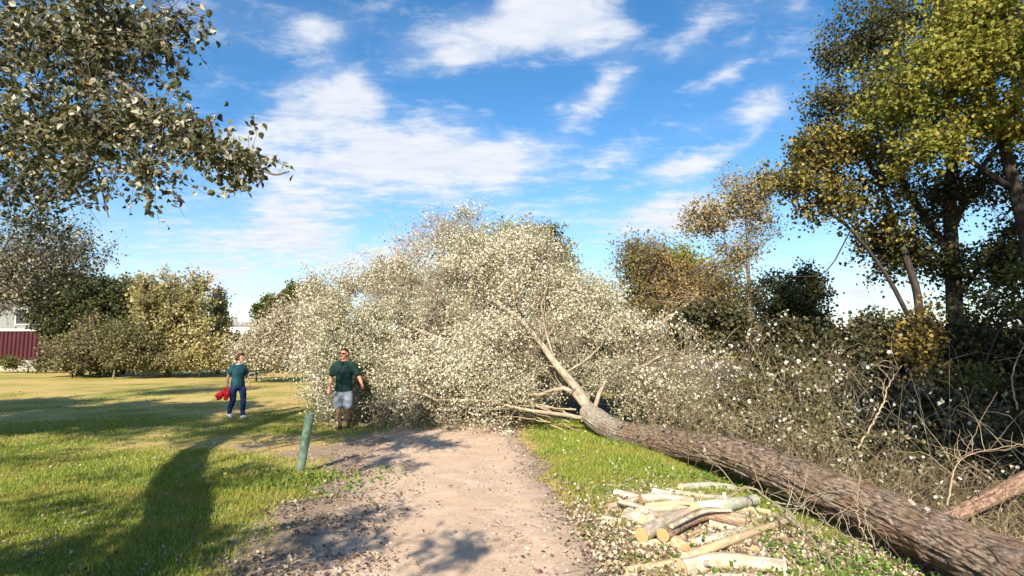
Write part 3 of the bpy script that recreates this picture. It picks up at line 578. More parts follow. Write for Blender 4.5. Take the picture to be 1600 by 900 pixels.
brambles('bramble_thicket', 'airy arching sprays dotted with white leaves before the dark bushes', [(1300, 610, 10.2), (1360, 620, 9.9), (1420, 640, 9.6)], 40, 8, 3, L_WHITE, 2.0, .06, bark=B_GREY)
brambles('bramble_thicket', 'shaded brown canes below the side log at the lower right', [(1560, 800, 6.6), (1620, 780, 6.8), (1520, 800, 6.9)], 170, 9, 1, L_DRY, .55, .05)
bush('low_shrub', 'olive leafed shrub growing through the brambles behind the fallen stem', [blob(1150, 640, 10.8, 60, 40, .6, 40), blob(1240, 620, 10.9, 60, 50, .6, 44), blob(1300, 670, 9.8, 60, 40, .5, 36)], leafmat('olive_bramble_leaf', [(0, (.035, .04, .012)), (.6, (.10, .10, .035)), (1, (.24, .21, .10))], .25), 60, .06, 47, bark=B_TAN)

# ------------------------------------------------------------------ trees and bushes behind
def ground_at(px, Y): c = P(px, 545, Y); return np.array([c[0], c[1], float(gz(c[0], c[1]))])
def btree(label, px, Y, top, blobs, lmat, per, size, seed, bark=B_GREY, r0=.16, lean=0, cat='tree', name='background_tree', **kw):
    b = ground_at(px, Y); tp2 = P(px+lean, top, Y)
    return tree(name, label, cat, b, [([b-[0, 0, .1], b*.6+tp2*.4+[.1, 0, 0], tp2], r0, .03)], [blob(*a) for a in blobs], None, per, size, lmat, bark, kw.pop('twl', .6), kw.pop('twn', 5), seed, kw.pop('step', .7), TQ, kw.pop('jitter', .16), **kw)
btree('sparse pinkish bare twigged tree rising behind the left of the fallen crown', 690, 21, 350, [(690, 360, 21, 30, 28, .9, 26), (650, 385, 21, 40, 30, 1, 26), (720, 385, 21, 35, 32, 1, 26), (635, 420, 21, 30, 24, .8, 14), (700, 420, 21, 60, 30, 1, 24)], L_PINK, 16, .085, 51, B_PINK, .12, twn=9, twl=.9)
btree('grey green poplar behind the top of the fallen crown', 800, 19.5, 380, [(800, 385, 19.5, 55, 34, 1.2, 60), (740, 410, 19.5, 60, 36, 1.2, 50), (860, 430, 19.5, 34, 36, 1, 30), (790, 430, 19, 100, 35, 1.3, 70)], L_GREYGREEN, 85, .10, 52)
btree('dark olive tree poking above the fallen crown', 850, 24, 360, [(842, 380, 24, 24, 28, .8, 34), (862, 410, 24, 30, 28, .8, 26)], L_OLIVE, 90, .13, 53, B_DARK)
btree('little grey tree just right of the crown top', 888, 22, 410, [(885, 432, 22, 18, 22, .6, 16), (905, 460, 22, 30, 20, .7, 18)], L_GREYGREEN, 60, .10, 54)
btree('rusty brown rounded tree right of the pale fallen crown', 1060, 18, 420, [(1000, 410, 18, 42, 36, 1, 62), (1050, 455, 18, 75, 45, 1.3, 120), (1120, 460, 18, 48, 48, 1.2, 80), (1010, 490, 18, 55, 40, 1.2, 70), (1100, 510, 18, 70, 36, 1.2, 60)], L_BROWN, 110, .075, 55, B_GREY, twn=9)
btree('low brown tree tucked between the crown and the rusty tree', 925, 21, 470, [(925, 480, 21, 45, 28, 1, 44)], L_BROWN, 90, .09, 155, B_GREY, twn=7)
btree('small bright yellow green tree top above the rusty tree', 1062, 20, 410, [(1062, 420, 19.5, 36, 20, .8, 40)], L_YGREEN, 90, .09, 56)
btree('tall airy tree with thin tawny leaves above the dark bushes', 1165, 23, 300, [(1160, 310, 23, 45, 36, 1, 40), (1110, 350, 23, 48, 24, 1, 26), (1180, 360, 23, 30, 40, 1, 26), (1150, 400, 23, 40, 26, 1, 18), (1190, 290, 23, 25, 18, .6, 12)], leafmat('tawny_leaf', [(0, (.14, .12, .05)), (.5, (.32, .26, .12)), (1, (.52, .38, .15))], .35), 80, .105, 57, B_GREY, twn=8, twl=.8)
btree('dark rounded tree beside the distant white house', 1230, 25, 450, [(1215, 470, 25, 48, 36, 1.2, 70), (1260, 480, 25, 35, 40, 1, 44), (1255, 440, 25, 22, 20, .7, 14), (1230, 510, 25, 70, 26, 1.2, 40)], L_DARK, 85, .12, 58, B_DARK)
# broken pale limb across the rusty tree
acc = Acc(); q = smooth_line([P(1005, 540, 16.2), P(1040, 500, 16.3), P(1075, 475, 16.4), P(1092, 455, 16.5)], 20, .02, 4); tube(acc, q, np.linspace(.085, .03, 20), 8)
for k in range(9):
    a = q[8+k]; tube(acc, smooth_line([a, a+[.3-.1*k, -.1, .3], a+[.8*(-1)**k, -.2, .5-.12*k]], 8, .03, k), np.linspace(.02, .006, 8), 4)
tag(link('broken_limb', acc.mesh('broken_limb'), B_CANE), 'pale broken limb slanting up in front of the rusty brown tree', 'branch')

# left side
btree('dark twiggy tree at the left edge hanging over the red wall', -70, 17, 300, [(40, 400, 17, 60, 55, 1.2, 60), (110, 395, 17, 52, 40, 1, 46), (30, 460, 17, 50, 38, 1, 46), (75, 440, 17, 40, 30, .8, 26), (-40, 370, 17, 70, 70, 1.5, 50)], leafmat('twiggy_dark_leaf', [(0, (.05, .05, .03)), (.5, (.16, .15, .09)), (.8, (.36, .32, .2)), (1, (.56, .5, .34))], .3), 55, .075, 71, B_DARK, .2, twn=9)
btree('dense dark green tree beside the dark red wall', 125, 35, 470, [(130, 455, 35, 50, 30, 1.8, 80), (80, 470, 35, 30, 24, 1.4, 30), (150, 560, 33.8, 75, 20, 1.2, 60), (105, 500, 35, 42, 36, 1.8, 60), (165, 490, 35, 45, 45, 1.8, 70), (130, 545, 34.5, 60, 28, 1.4, 60)], L_DARK, 110, .17, 72, B_DARK, twl=.7)
btree('dark rounded tree between the green tree and the cream leaved tree', 195, 37, 440, [(190, 455, 37, 24, 22, 1.2, 24), (215, 500, 37, 40, 50, 1.5, 60)], L_DRY, 90, .16, 73, B_DARK)
btree('cream and yellow leaved tree at the back of the lawn', 265, 34, 440, [(265, 440, 35, 55, 20, 1.2, 22), (225, 460, 35, 30, 22, 1.2, 20), (305, 455, 35, 22, 26, 1, 16), (270, 485, 34, 56, 30, 1.6, 76), (330, 545, 33.5, 40, 26, 1.2, 40), (240, 520, 34, 40, 36, 1.5, 50), (300, 520, 34, 38, 40, 1.5, 60), (275, 555, 33.5, 70, 20, 1.4, 50)], L_CREAM, 100, .16, 74)
btree('narrow upright orange tinted poplar at the end of the lawn hedge', 343, 37, 460, [(343, 480, 37, 10, 22, .6, 16), (345, 515, 37, 14, 26, .7, 28), (340, 550, 36, 24, 22, .9, 30)], L_GOLD if False else L_CREAM, 100, .14, 75)
btree('brown leafless looking shrub at the foot of the dark green tree', 180, 32, 520, [(120, 545, 32, 55, 26, 1.2, 60), (200, 540, 32, 50, 34, 1.2, 70), (160, 520, 32.5, 40, 24, 1, 40)], L_DRY, 70, .12, 76, B_GREY, .07, cat='bush', name='brown_shrub', twn=9)
btree('round deep green tree far behind the second fallen tree', 470, 46, 460, [(475, 468, 46, 40, 20, 2, 66), (440, 478, 46, 32, 18, 1.8, 50), (510, 480, 46, 40, 26, 2, 50), (415, 488, 45, 14, 16, 1, 14)], L_OLIVE, 120, .22, 77, B_DARK)
bush('brown_shrub', 'dark weedy shrub growing down to the grass between the red wall and the green tree', [blob(90, 562, 33, 40, 14, .8, 40), blob(140, 562, 32.5, 50, 14, .8, 50)], leafmat('weedy_leaf', [(0, (.04, .045, .02)), (.6, (.13, .11, .055)), (1, (.3, .26, .15))], .2), 75, .11, 171)
bush('brown_shrub', 'low dark shrub filling the ground beneath the brown shrub and the cream tree', [blob(200, 563, 31.5, 40, 14, .8, 44), blob(245, 564, 32, 40, 13, .8, 40)], L_DRY, 75, .11, 172)
bush('low_shrub', 'pale yellowish low growth at the foot of the cream leaved tree', [blob(290, 562, 32.5, 42, 14, .8, 46), blob(335, 560, 33, 34, 15, .8, 40)], L_CREAM, 70, .11, 173)
bush('low_shrub', 'dull low growth at the foot of the distant fallen tree', [blob(375, 565, 31, 34, 12, .7, 36), blob(430, 568, 29, 50, 9, .6, 44)], L_DRY, 60, .10, 174)
# second fallen tree far back
c_ = ground_at(350, 28)
tree('fallen_tree', 'distant fallen tree of dry pale twigs at the end of the lawn, behind the woman', 'fallen tree', c_,
     [([P(345, 568, 28), P(385, 549, 28), P(440, 545, 28.2), P(490, 530, 28.5)], .07, .04), ([P(400, 550, 28), P(420, 515, 28.3), P(440, 480, 28.5)], .06, .02), ([P(430, 546, 28), P(465, 510, 28.3), P(500, 470, 28.6)], .06, .02), ([P(375, 548, 28), P(385, 522, 28)], .04, .02)],
     [blob(440, 520, 28.6, 45, 38, 1.2, 120), blob(480, 530, 28.6, 45, 45, 1.2, 110), blob(395, 545, 28.4, 38, 24, 1, 60), blob(440, 555, 28, 60, 18, 1, 60), blob(470, 490, 29, 40, 22, 1, 50), blob(500, 470, 29, 30, 25, 1, 30)], None, 48, .095, L_FALLEN2, B_CANE, .9, 9, 78, .6, TQ, .14)
bush('low_shrub', 'grey green low plants along the foot of the red wall', [blob(20, 568, 38, 45, 6, .5, 30), blob(70, 568, 38, 30, 7, .5, 22)], L_OLIVE, 60, .13, 79)
# continuous belt of far woods closing the horizon
r = np.random.default_rng(90); n = 60000; ang = r.uniform(-1.25, 1.25, n); rad_ = r.uniform(105, 125, n); X_ = rad_*np.sin(ang); Y_ = rad_*np.cos(ang)
hh_ = (2.4+3.2*fbm(ang*26, ang*0, 3, 4))*np.sqrt(r.random(n)); q = np.stack([X_, Y_, hh_], 1)
tag(leaf_obj('distant_woods', q, .5+.6*r.random(n), leafmat('far_leaf', [(0, (.05, .06, .03)), (.6, (.13, .13, .06)), (1, (.26, .22, .12))], .2), None, TQ, seed=91), 'low belt of far woods closing the horizon', 'woods', kind='stuff')

# ------------------------------------------------------------------ buildings
def box(acc, c, s):
    c = np.array(c, float); s = np.array(s, float)/2
    v = np.array([[a, b, d] for a in (-1, 1) for b in (-1, 1) for d in (-1, 1)])*s+c
    acc.add(v, np.array([[0, 1, 3, 2], [4, 6, 7, 5], [0, 4, 5, 1], [2, 3, 7, 6], [0, 2, 6, 4], [1, 5, 7, 3]]))
def boxo(name, c, s, mat, parent):
    a = Acc(); box(a, c, s); return link(name, a.mesh(name, False), mat, parent)
M_RED = plain('maroon_sheet_metal', (.05, .008, .013), .55, .25, 1.2); M_WHITE = plain('white_render', (.78, .77, .74), .8, .06, 2); M_GREYW = plain('grey_render', (.22, .23, .21), .85, .12, 2)
M_BRICK = plain('brick_red_render', (.33, .17, .12), .85, .15, 4); M_CONC = plain('concrete', (.34, .31, .29), .9, .15, 3); M_ROOF = plain('dark_red_roof', (.10, .035, .045), .7, .2, 3); M_TILE = plain('clay_tile', (.38, .16, .09), .8, .2, 3)
M_GLASS = plain('dark_glass', (.03, .04, .05), .15, .1, 2, .6)
fw = empty('metal_fence_wall', (-38, 42, 0), 'dark red corrugated metal wall with white coping at the left end of the lawn', 'wall')
xs = np.arange(-48, -33.2, .06); yw = 42+.04*np.sign(np.sin(xs*2*pi/.3)); v = np.concatenate([np.stack([xs, yw, np.full_like(xs, .75)], 1), np.stack([xs, yw, np.full_like(xs, 2.85)], 1)]); n = len(xs); i = np.arange(n-1)
a = Acc(); a.add(v, np.stack([i, i+1, i+n+1, i+n], 1)); vb_ = v.copy(); vb_[:, 1] += .12; a.add(vb_, np.stack([i, i+1, i+n+1, i+n], 1)); link('sheeting', a.mesh('sheeting', False), M_RED, fw)
boxo('coping', (-40.6, 42.06, 2.93), (14.9, .34, .15), M_WHITE, fw); boxo('plinth', (-40.6, 42.06, .3), (14.9, .26, .9), M_CONC, fw)
def house(label, x, y, w_, d, h, roof, wall, rmat, wins, flat=False, panel=None, name='house', cat='house'):
    e = empty(name, (x, y, 0), label, cat); boxo('wall', (x, y+d/2, h/2-.2), (w_, d, h+.4), wall, e)
    if flat: boxo('roof', (x, y+d/2, h+roof/2), (w_+.9, d+.9, roof), rmat, e)
    else:
        v = np.array([[x-w_/2-.4, y-.4, h], [x+w_/2+.4, y-.4, h], [x+w_/2+.4, y+d+.4, h], [x-w_/2-.4, y+d+.4, h], [x-w_/2-.4, y+d/2, h+roof], [x+w_/2+.4, y+d/2, h+roof]])
        a = Acc(); a.add(v, np.array([[0, 1, 5, 4], [2, 3, 4, 5], [0, 3, 2, 1]])); a.add(v, np.array([[0, 4, 3], [1, 2, 5]])); link('roof', a.mesh('roof', False), rmat, e)
    for wx, wz, ww, wh in wins:
        f_ = boxo('window', (x+wx, y-.02, wz), (ww+.16, .1, wh+.16), M_WHITE, e); g_ = boxo('pane', (x+wx, y-.075, wz), (ww, .03, wh), M_GLASS, f_)
    if panel: boxo('brick_panel', (x+panel[0], y-.03, panel[2]), (panel[1], .12, panel[3]), M_BRICK, e)
house('grey and brick building with a dark red flat roof behind the red wall', -44.5, 52, 9.6, 8, 6.3, .8, M_GREYW, M_ROOF, [(-2.5, 4.4, 1.2, 1.3), (.4, 4.4, 1.2, 1.3)], True, (3.3, 2.9, 3.0, 6.0))
house('far white house glimpsed left of the second fallen tree', -44.5, 98, 7.5, 7, 5.2, .8, M_WHITE, M_CONC, [(-2, 4.0, .7, 1), (0, 4.0, .7, 1), (2, 4.0, .7, 1)])
house('white gabled house seen between the dark tree and the tall trees', 52.5, 95, 6.0, 7, 4.9, .9, M_WHITE, M_WHITE, [(-1.6, 3.8, 1, 1.1), (1.6, 3.8, 1, 1.1)])
house('white house seen through the trunks at the right edge', 82, 95, 9, 7, 5.4, .8, M_WHITE, M_WHITE, [(-2.2, 3.7, 1, 1.1), (0, 3.7, 1, 1.1), (2.2, 3.7, 1, 1.1)])

# ------------------------------------------------------------------ cut logs
M_CUT = {}
def cutmat(name, c1, c2):
    m, t = newmat(name); uv = t.new('ShaderNodeTexCoord'); wv = t.new('ShaderNodeTexWave', wave_type='RINGS', rings_direction='Z'); t.link(uv.outputs['UV'], wv.inputs[0])
    wv.inputs['Scale'].default_value = 26; wv.inputs['Distortion'].default_value = 2.5; wv.inputs['Detail'].default_value = 3
    n = t.noise(uv.outputs['Object'], 30, 4); c = t.mix(t.math('MULTIPLY', wv.outputs[1], .6), (*c1, 1), (*c2, 1)); c = t.mix(t.ss(n, .5, .7, 0, .4), c, (*[a*.7 for a in c2], 1)); finish(t, pbsdf(t, c, .8, bump(t, n, .3, .01))); return m
C_PALE = cutmat('pale_cut_wood', (.78, .62, .36), (.62, .44, .22)); C_ORNG = cutmat('orange_cut_wood', (.60, .33, .15), (.42, .20, .08))
BL_PALE = barkmat('pale_log_bark', (.30, .25, .18), (.60, .54, .42), (.42, .33, .21), 6, .35, .5)
BL_GREEN = barkmat('greenish_log_bark', (.38, .40, .28), (.62, .62, .48), (.46, .42, .30), 6, .35, .5)
BL_GREY = barkmat('greyish_log_bark', (.30, .25, .19), (.56, .50, .40), (.36, .28, .2), 6, .3, .6)
BL_BROWN = barkmat('brown_log_bark', (.16, .10, .06), (.46, .34, .24), (.26, .15, .08), 8, .3, .9)
BL_TAN = barkmat('tan_log_bark', (.40, .29, .16), (.60, .48, .31), (.5, .38, .2), 6, .35, .5)
BL_SPLIT = barkmat('split_yellow_wood', (.50, .38, .18), (.74, .64, .40), None, 10, .1, .4)
def log(label, pix, dpx, h, mat, cm, seed, nlat=0):
    r = np.random.default_rng(seed); pts = []
    for (x, y) in pix:
        g0 = G(x, y); Y = g0[1]
        for _ in range(4):
            p = P(x, y, Y); Y = (CAMH-(float(gz(p[0], p[1]))+h+dpx*Y/F/2))/(CAMH-p[2])*Y if CAMH > p[2] else Y
        pts.append(P(x, y, Y))
    # one common support: keep the far end no lower than its own radius above the ground
    dpx = dpx*.95; pts = np.array(pts); Ym = pts[:, 1].mean(); rad = dpx*Ym/F/2
    root = empty('cut_log', pts[0], label, 'log', 'cut logs heaped beside the path')
    L = np.linalg.norm(pts[-1]-pts[0]); n = max(14, int(L/.025)); q = smooth_line(pts, n)
    ph = r.uniform(0, 9)
    def dsp(th, L_):
        k = th/(2*pi)
        def per(fa, fl, s): return vnoise(k*fa, L_*fl+ph, s)*(1-k)+vnoise(k*fa-fa, L_*fl+ph, s)*k
        return (per(4, 2.5, seed)-.5)*.28+(per(16, 16, seed+1)-.5)*.09
    rr = rad*(1+.12*np.sin(np.linspace(0, 3, n)+ph))*np.linspace(1.06, .94, n)
    acc = Acc(); tube(acc, q, rr, 26, dsp)
    # a couple of trimmed branch stubs
    for k in range(nlat):
        i = int(r.uniform(.2, .8)*n); d = unit(np.cross(q[i+1]-q[i], r.normal(0, 1, 3))); d[2] = abs(d[2]); tube(acc, [q[i], q[i]+d*rad*1.2, q[i]+d*rad*1.9], [rad*.5, rad*.34, rad*.3], 8, None, True)
    link('bark', acc.mesh('bark'), mat, root)
    t, N, Bn = frames(q)
    for j, s in ((0, -1), (n-1, 1)):
        th = np.linspace(0, 2*pi, 27)[:-1]; Rj = rr[j]*(1+dsp(np.linspace(0, 2*pi, 27)[None], np.full((1, 27), 0 if j == 0 else np.linalg.norm(np.diff(q, axis=0), axis=1).sum()))[0][:-1])
        tilt = t[j]*s*.004
        ring = q[j]+tilt+N[j]*(np.cos(th)*Rj)[:, None]+Bn[j]*(np.sin(th)*Rj)[:, None]; inner = q[j]+tilt*1.5+(ring-q[j]-tilt)*.5
        uvv = np.stack([np.cos(th), np.sin(th)], 1)
        a = Acc(); a.add(np.vstack([ring, inner, q[j][None]+tilt*1.5]), np.array([[k, (k+1) % 26, 26+(k+1) % 26, 26+k] for k in range(26)]), np.vstack([uvv, uvv*.5, [[0, 0]]]))
        a.f.setdefault(3, []).append(np.array([[26+k, 26+(k+1) % 26, 52] for k in range(26)])); link('cut_end', a.mesh('cut_end', False), cm, root)
    return root
LOGS = [
 ('straight greenish white log at the far end of the heap, nearest the fallen stem', [(1064, 762), (1105, 760), (1146, 763)], 12, .02, BL_GREEN, C_PALE),
 ('pale log lying just in front of the greenish white one', [(1046, 768), (1095, 775), (1140, 779)], 10, .04, BL_PALE, C_ORNG),
 ('short thin pale log at the far left corner of the heap', [(961, 770), (1006, 779)], 10, .03, BL_PALE, C_PALE),
 ('grey log with orange cut end pointing left, behind the pale yellowish log', [(1001, 780), (1040, 777), (1085, 783)], 13, .06, BL_GREY, C_ORNG),
 ('short dark ended log sticking out left of the heap', [(949, 792), (975, 786), (999, 780)], 10, .02, BL_GREY, C_ORNG),
 ('slim pale yellowish log lying level across the middle of the heap', [(997, 800), (1040, 794), (1087, 790)], 13, .09, BL_PALE, C_PALE),
 ('stubby upright looking chunk under the slim yellowish log', [(982, 805), (1004, 813)], 22, .0, BL_GREY, C_PALE),
 ('small short billet lying on the grass left of the heap', [(942, 810), (966, 816)], 10, .0, BL_PALE, C_PALE),
 ('thick grey billet in the middle, right of the stubby chunk', [(1007, 813), (1056, 806)], 17, .03, BL_GREY, C_PALE),
 ('smooth grey log slanting down to an orange end above the split billet', [(1003, 836), (1045, 812), (1092, 795)], 20, .07, BL_GREY, C_ORNG),
 ('curved rough brown log with a round orange end, centre of the heap', [(1036, 836), (1075, 814), (1110, 803), (1164, 815)], 20, .08, BL_BROWN, C_ORNG),
 ('thick pale knobbly log at the right of the heap with its end raised', [(1086, 797), (1130, 790), (1180, 781)], 20, .10, BL_GREEN, C_PALE),
 ('bright yellow split billet on the grass at the lower left of the heap', [(1002, 852), (1030, 849), (1060, 852)], 14, .0, BL_SPLIT, C_PALE),
 ('yellow block with a reddish end right of the split billet', [(1048, 843), (1070, 860)], 19, .0, BL_SPLIT, C_ORNG),
 ('long tan pole lying diagonally over the front of the heap', [(1072, 872), (1150, 841), (1233, 812)], 13, .07, BL_TAN, C_PALE),
 ('long brown log at the lower left, end close to the path', [(978, 893), (1030, 884), (1078, 872)], 13, .0, BL_TAN, C_PALE),
 ('thickest pale log lying at the front of the heap with a pale round end', [(1066, 890), (1130, 877), (1228, 888)], 29, .0, BL_PALE, C_PALE),
 ('pale log half hidden beneath the curved brown log', [(1108, 822), (1152, 830)], 16, .0, BL_PALE, C_PALE),
 ('small brown chunk under the diagonal tan pole', [(1088, 832), (1122, 840)], 15, .0, BL_BROWN, C_ORNG),
 ('whitish log lying below the raised knobbly log', [(1098, 818), (1168, 802)], 12, .01, BL_GREY, C_PALE),
 ('thin crooked pole resting on top of the slim yellowish log', [(1010, 790), (1060, 786), (1120, 790)], 7, .16, BL_TAN, C_PALE),
 ('slender grey branch piece leaning over the left end of the heap', [(968, 784), (1000, 792), (1030, 806)], 7, .12, BL_GREY, C_ORNG),
 ('thin pale stick lying across the curved brown log', [(1050, 822), (1100, 800), (1142, 797)], 6, .2, BL_PALE, C_PALE),
 ('thin tan stick on the grass in front of the yellow split billet', [(985, 866), (1020, 862), (1058, 868)], 6, .0, BL_TAN, C_PALE),
 ('short brown piece beside the pale round end of the thickest log', [(1120, 858), (1150, 866)], 10, .0, BL_BROWN, C_ORNG),
 ('short pale billet behind the diagonal pole near its upper end', [(1176, 815), (1210, 806)], 11, .0, BL_GREEN, C_PALE),
 ('thin grey pole along the right side of the thickest log', [(1160, 862), (1200, 858), (1250, 866)], 7, .0, BL_GREY, C_PALE),
 ('pale straight log in the gap between the centre brown log and the diagonal pole', [(1085, 848), (1130, 838), (1172, 824)], 13, .03, BL_PALE, C_PALE),
 ('grey log butting against the reddish ended yellow block', [(1068, 856), (1102, 850), (1140, 846)], 12, .0, BL_GREY, C_ORNG),
 ('yellow split piece leaning on the raised knobbly log', [(1120, 806), (1160, 796), (1200, 800)], 11, .05, BL_SPLIT, C_PALE),
 ('short greenish log at the near left of the greenish white one', [(1020, 768), (1050, 772)], 10, .02, BL_GREEN, C_ORNG),
 ('stout brown log right of the thickest log', [(1180, 862), (1215, 850), (1250, 846)], 15, .0, BL_BROWN, C_ORNG),
 ('pale billet wedged under the left end of the slim yellowish log', [(1010, 822), (1050, 818), (1080, 812)], 11, .0, BL_PALE, C_ORNG),
 ('thin pale pole stretching from the front of the heap to the bottom edge', [(960, 905), (1010, 896), (1062, 888)], 8, .0, BL_PALE, C_PALE),
 ('low grey log lying nearest the viewer, under the thickest log', [(1080, 908), (1150, 903), (1220, 910)], 17, .0, BL_GREY, C_PALE),
 ('rough brown billet right of the diagonal tan pole', [(1150, 853), (1195, 842)], 14, .0, BL_BROWN, C_ORNG),
]
for k, (lab, pix, d, h, bm, cm) in enumerate(LOGS): log(lab, pix, d, h, bm, cm, 300+k, 1 if k in (9, 10, 11, 16) else 0)
# side log at the right
e = empty('side_log', P(1600, 755, 7.4), 'brown log propped up at the right edge beyond the fallen stem', 'log'); q = smooth_line([P(1470, 812, 7.0), P(1530, 787, 7.2), P(1600, 752, 7.4), P(1700, 700, 7.8)], 120)
a = Acc(); tube(a, q, np.linspace(.08, .115, 120), 40, lambda th, L: bark_disp(th, L)*.7); link('bark', a.mesh('bark'), barkmat('reddish_brown_bark', (.13, .07, .045), (.36, .24, .17), None, 6, .3, .8), e)
t_, N_, B_ = frames(q); th = np.linspace(0, 2*pi, 25)[:-1]; a = Acc(); a.add(np.vstack([q[0]+N_[0]*(np.cos(th)*.08)[:, None]+B_[0]*(np.sin(th)*.08)[:, None], q[0]-t_[0]*.01]), np.array([[k, (k+1) % 24, 24] for k in range(24)])); link('cut_end', a.mesh('cut_end', False), C_PALE, e)

# bare sprays around the heap
def spray(name, label, main, r0, n, seed, mat=B_TAN, tw=.5, cat='branch'):
    r = np.random.default_rng(seed); q = smooth_line(main, 40, .006, seed); root = empty(name, q[0], label, cat); a = Acc(); tube(a, q, np.linspace(r0, r0*.25, 40), 7)
    for k in range(n):
        i = r.integers(4, 38); d = unit(r.normal(0, 1, 3)+[0, 0, .5]); l = tw*(.3+r.random()); p = smooth_line([q[i], q[i]+d*l*.5+[0, 0, .05], q[i]+d*l+r.normal(0, .1, 3)], 9, .006, k)
        p[:, 2] = np.maximum(p[:, 2], gz(p[:, 0], p[:, 1])+.01); tube(a, p, np.linspace(r0*.45, r0*.12, 9), 4)
    link('stem', a.mesh('stem'), mat, root); return root
spray('bare_branch', 'pale bent bare branch arching over the right end of the log heap', [P(1140, 778, 6.5), P(1168, 761, 6.4), P(1205, 783, 6.1), P(1240, 815, 5.7), P(1275, 850, 5.2), P(1310, 905, 4.8)], .014, 16, 1, B_PALE)
spray('bare_branch', 'thin grey twigs tangled between the log heap and the fallen stem', [P(1210, 785, 6.1), P(1260, 795, 5.9), P(1310, 830, 5.5), P(1380, 860, 5.2)], .009, 26, 2, B_PALE, .45)
spray('bare_branch', 'fine upright twig standing from the grass beside the fallen stem', [P(1360, 860, 5.4), P(1340, 800, 5.5), P(1345, 740, 5.6)], .007, 10, 3, B_TAN, .35)
spray('bare_branch', 'brown forked stick rising out of the brambles at the right', [P(1340, 700, 8.4), P(1375, 640, 8.5), P(1390, 600, 8.7), P(1410, 570, 8.8)], .016, 9, 4, B_TAN, .5)
spray('bare_branch', 'long curved dry stem hanging in the shade at the right edge', [P(1590, 640, 9), P(1582, 590, 9), P(1600, 540, 9.1), P(1630, 500, 9.2)], .014, 8, 5, B_TAN, .5)
spray('bare_branch', 'bundle of dry twigs leaning on the near end of the fallen stem', [P(1480, 790, 6.6), P(1500, 720, 7), P(1560, 700, 7.4), P(1620, 690, 7.6)], .010, 26, 6, B_TAN, .6)
def stick(label, a_, b_, r0, seed):
    A0 = G(*a_); B0 = G(*b_); A0[2] += r0; B0[2] += r0; r = np.random.default_rng(seed); m_ = (A0+B0)/2+[r.normal(0, .05), r.normal(0, .05), .01]
    a = Acc(); tube(a, smooth_line([A0, m_, B0], 14, .004, seed), np.linspace(r0, r0*.4, 14), 5, None, True); tag(link('stick', a.mesh('stick'), B_GREY), label, 'stick', 'sticks lying on the path')
stick('long thin stick lying across the middle of the path', (655, 738), (700, 745), .007, 1)
stick('thin stick lying lengthwise right of the middle of the path', (730, 740), (745, 728), .006, 2)
stick('curved stick at the bottom of the path, near the log heap', (812, 880), (834, 895), .007, 3)
stick('straight twig on the right half of the path, ahead of the logs', (750, 822), (800, 826), .006, 4)

# ------------------------------------------------------------------ litter, grass, weeds
def scatter(n, y0, y1, seed, fan=1.15):
    r = np.random.default_rng(seed); y = y0*(y1/y0)**r.random(n); x = r.uniform(-fan, fan, n)*y; return x, y, r
# grass blades
x, y, r = scatter(900000, 3.2, 24, 401, 1.05); keep = r.random(len(x)) < lush_amt(x, y)**1.3*(1-sst(y, 14, 24))*(1-np.clip(bank_amt(x, y), 0, .93)); x, y = x[keep], y[keep]; n = len(x)
z = gz(x, y); hgt = (.022+.035*r.random(n))*(.6+.8*vnoise(x*1.5, y*1.5, 55)); rt = sst(x-path_c(y), 1.2, 1.8)*(x < 4); hgt *= 1+.7*rt+1.2*np.exp(-(((x+2.9)/.9)**2+((y-7.6)/.9)**2)); wd = (.0035+.0018*y/5)*(.7+.6*r.random(n))
a_ = r.uniform(0, 2*pi, n); dx, dy = np.cos(a_), np.sin(a_); lean = r.normal(0, .45, (n, 2))*hgt[:, None]
V = np.stack([np.stack([x-dx*wd, y-dy*wd, z-.004], 1), np.stack([x+dx*wd, y+dy*wd, z-.004], 1), np.stack([x+lean[:, 0], y+lean[:, 1], z+hgt], 1)], 1).reshape(-1, 3)
tag(link('grass', mesh_np('grass', V, np.arange(n*3).reshape(-1, 3)), GRASS), 'short green grass on the lawn and verge', 'grass', kind='stuff'); print('grass', n)
# dry blades and stubble near
x, y, r = scatter(200000, 3.2, 20, 402, 1.05); keep = (r.random(len(x)) < .35*(1-soil_amt(x, y)*.75)) & (np.abs(x-path_c(y)) > 1.25); x, y = x[keep], y[keep]; n = len(x); z = gz(x, y); hgt = .012+.025*r.random(n); wd = .003+.0014*y/5
a_ = r.uniform(0, 2*pi, n); lean = r.normal(0, .9, (n, 2))*hgt[:, None]
V = np.stack([np.stack([x-np.cos(a_)*wd, y-np.sin(a_)*wd, z-.003], 1), np.stack([x+np.cos(a_)*wd, y+np.sin(a_)*wd, z-.003], 1), np.stack([x+lean[:, 0], y+lean[:, 1], z+hgt], 1)], 1).reshape(-1, 3)
tag(link('dry_grass', mesh_np('dry_grass', V, np.arange(n*3).reshape(-1, 3)), leafmat('straw_blade', [(0, (.25, .21, .08)), (1, (.5, .42, .2))], .25)), 'dry straw coloured stubble among the lawn', 'grass', kind='stuff')
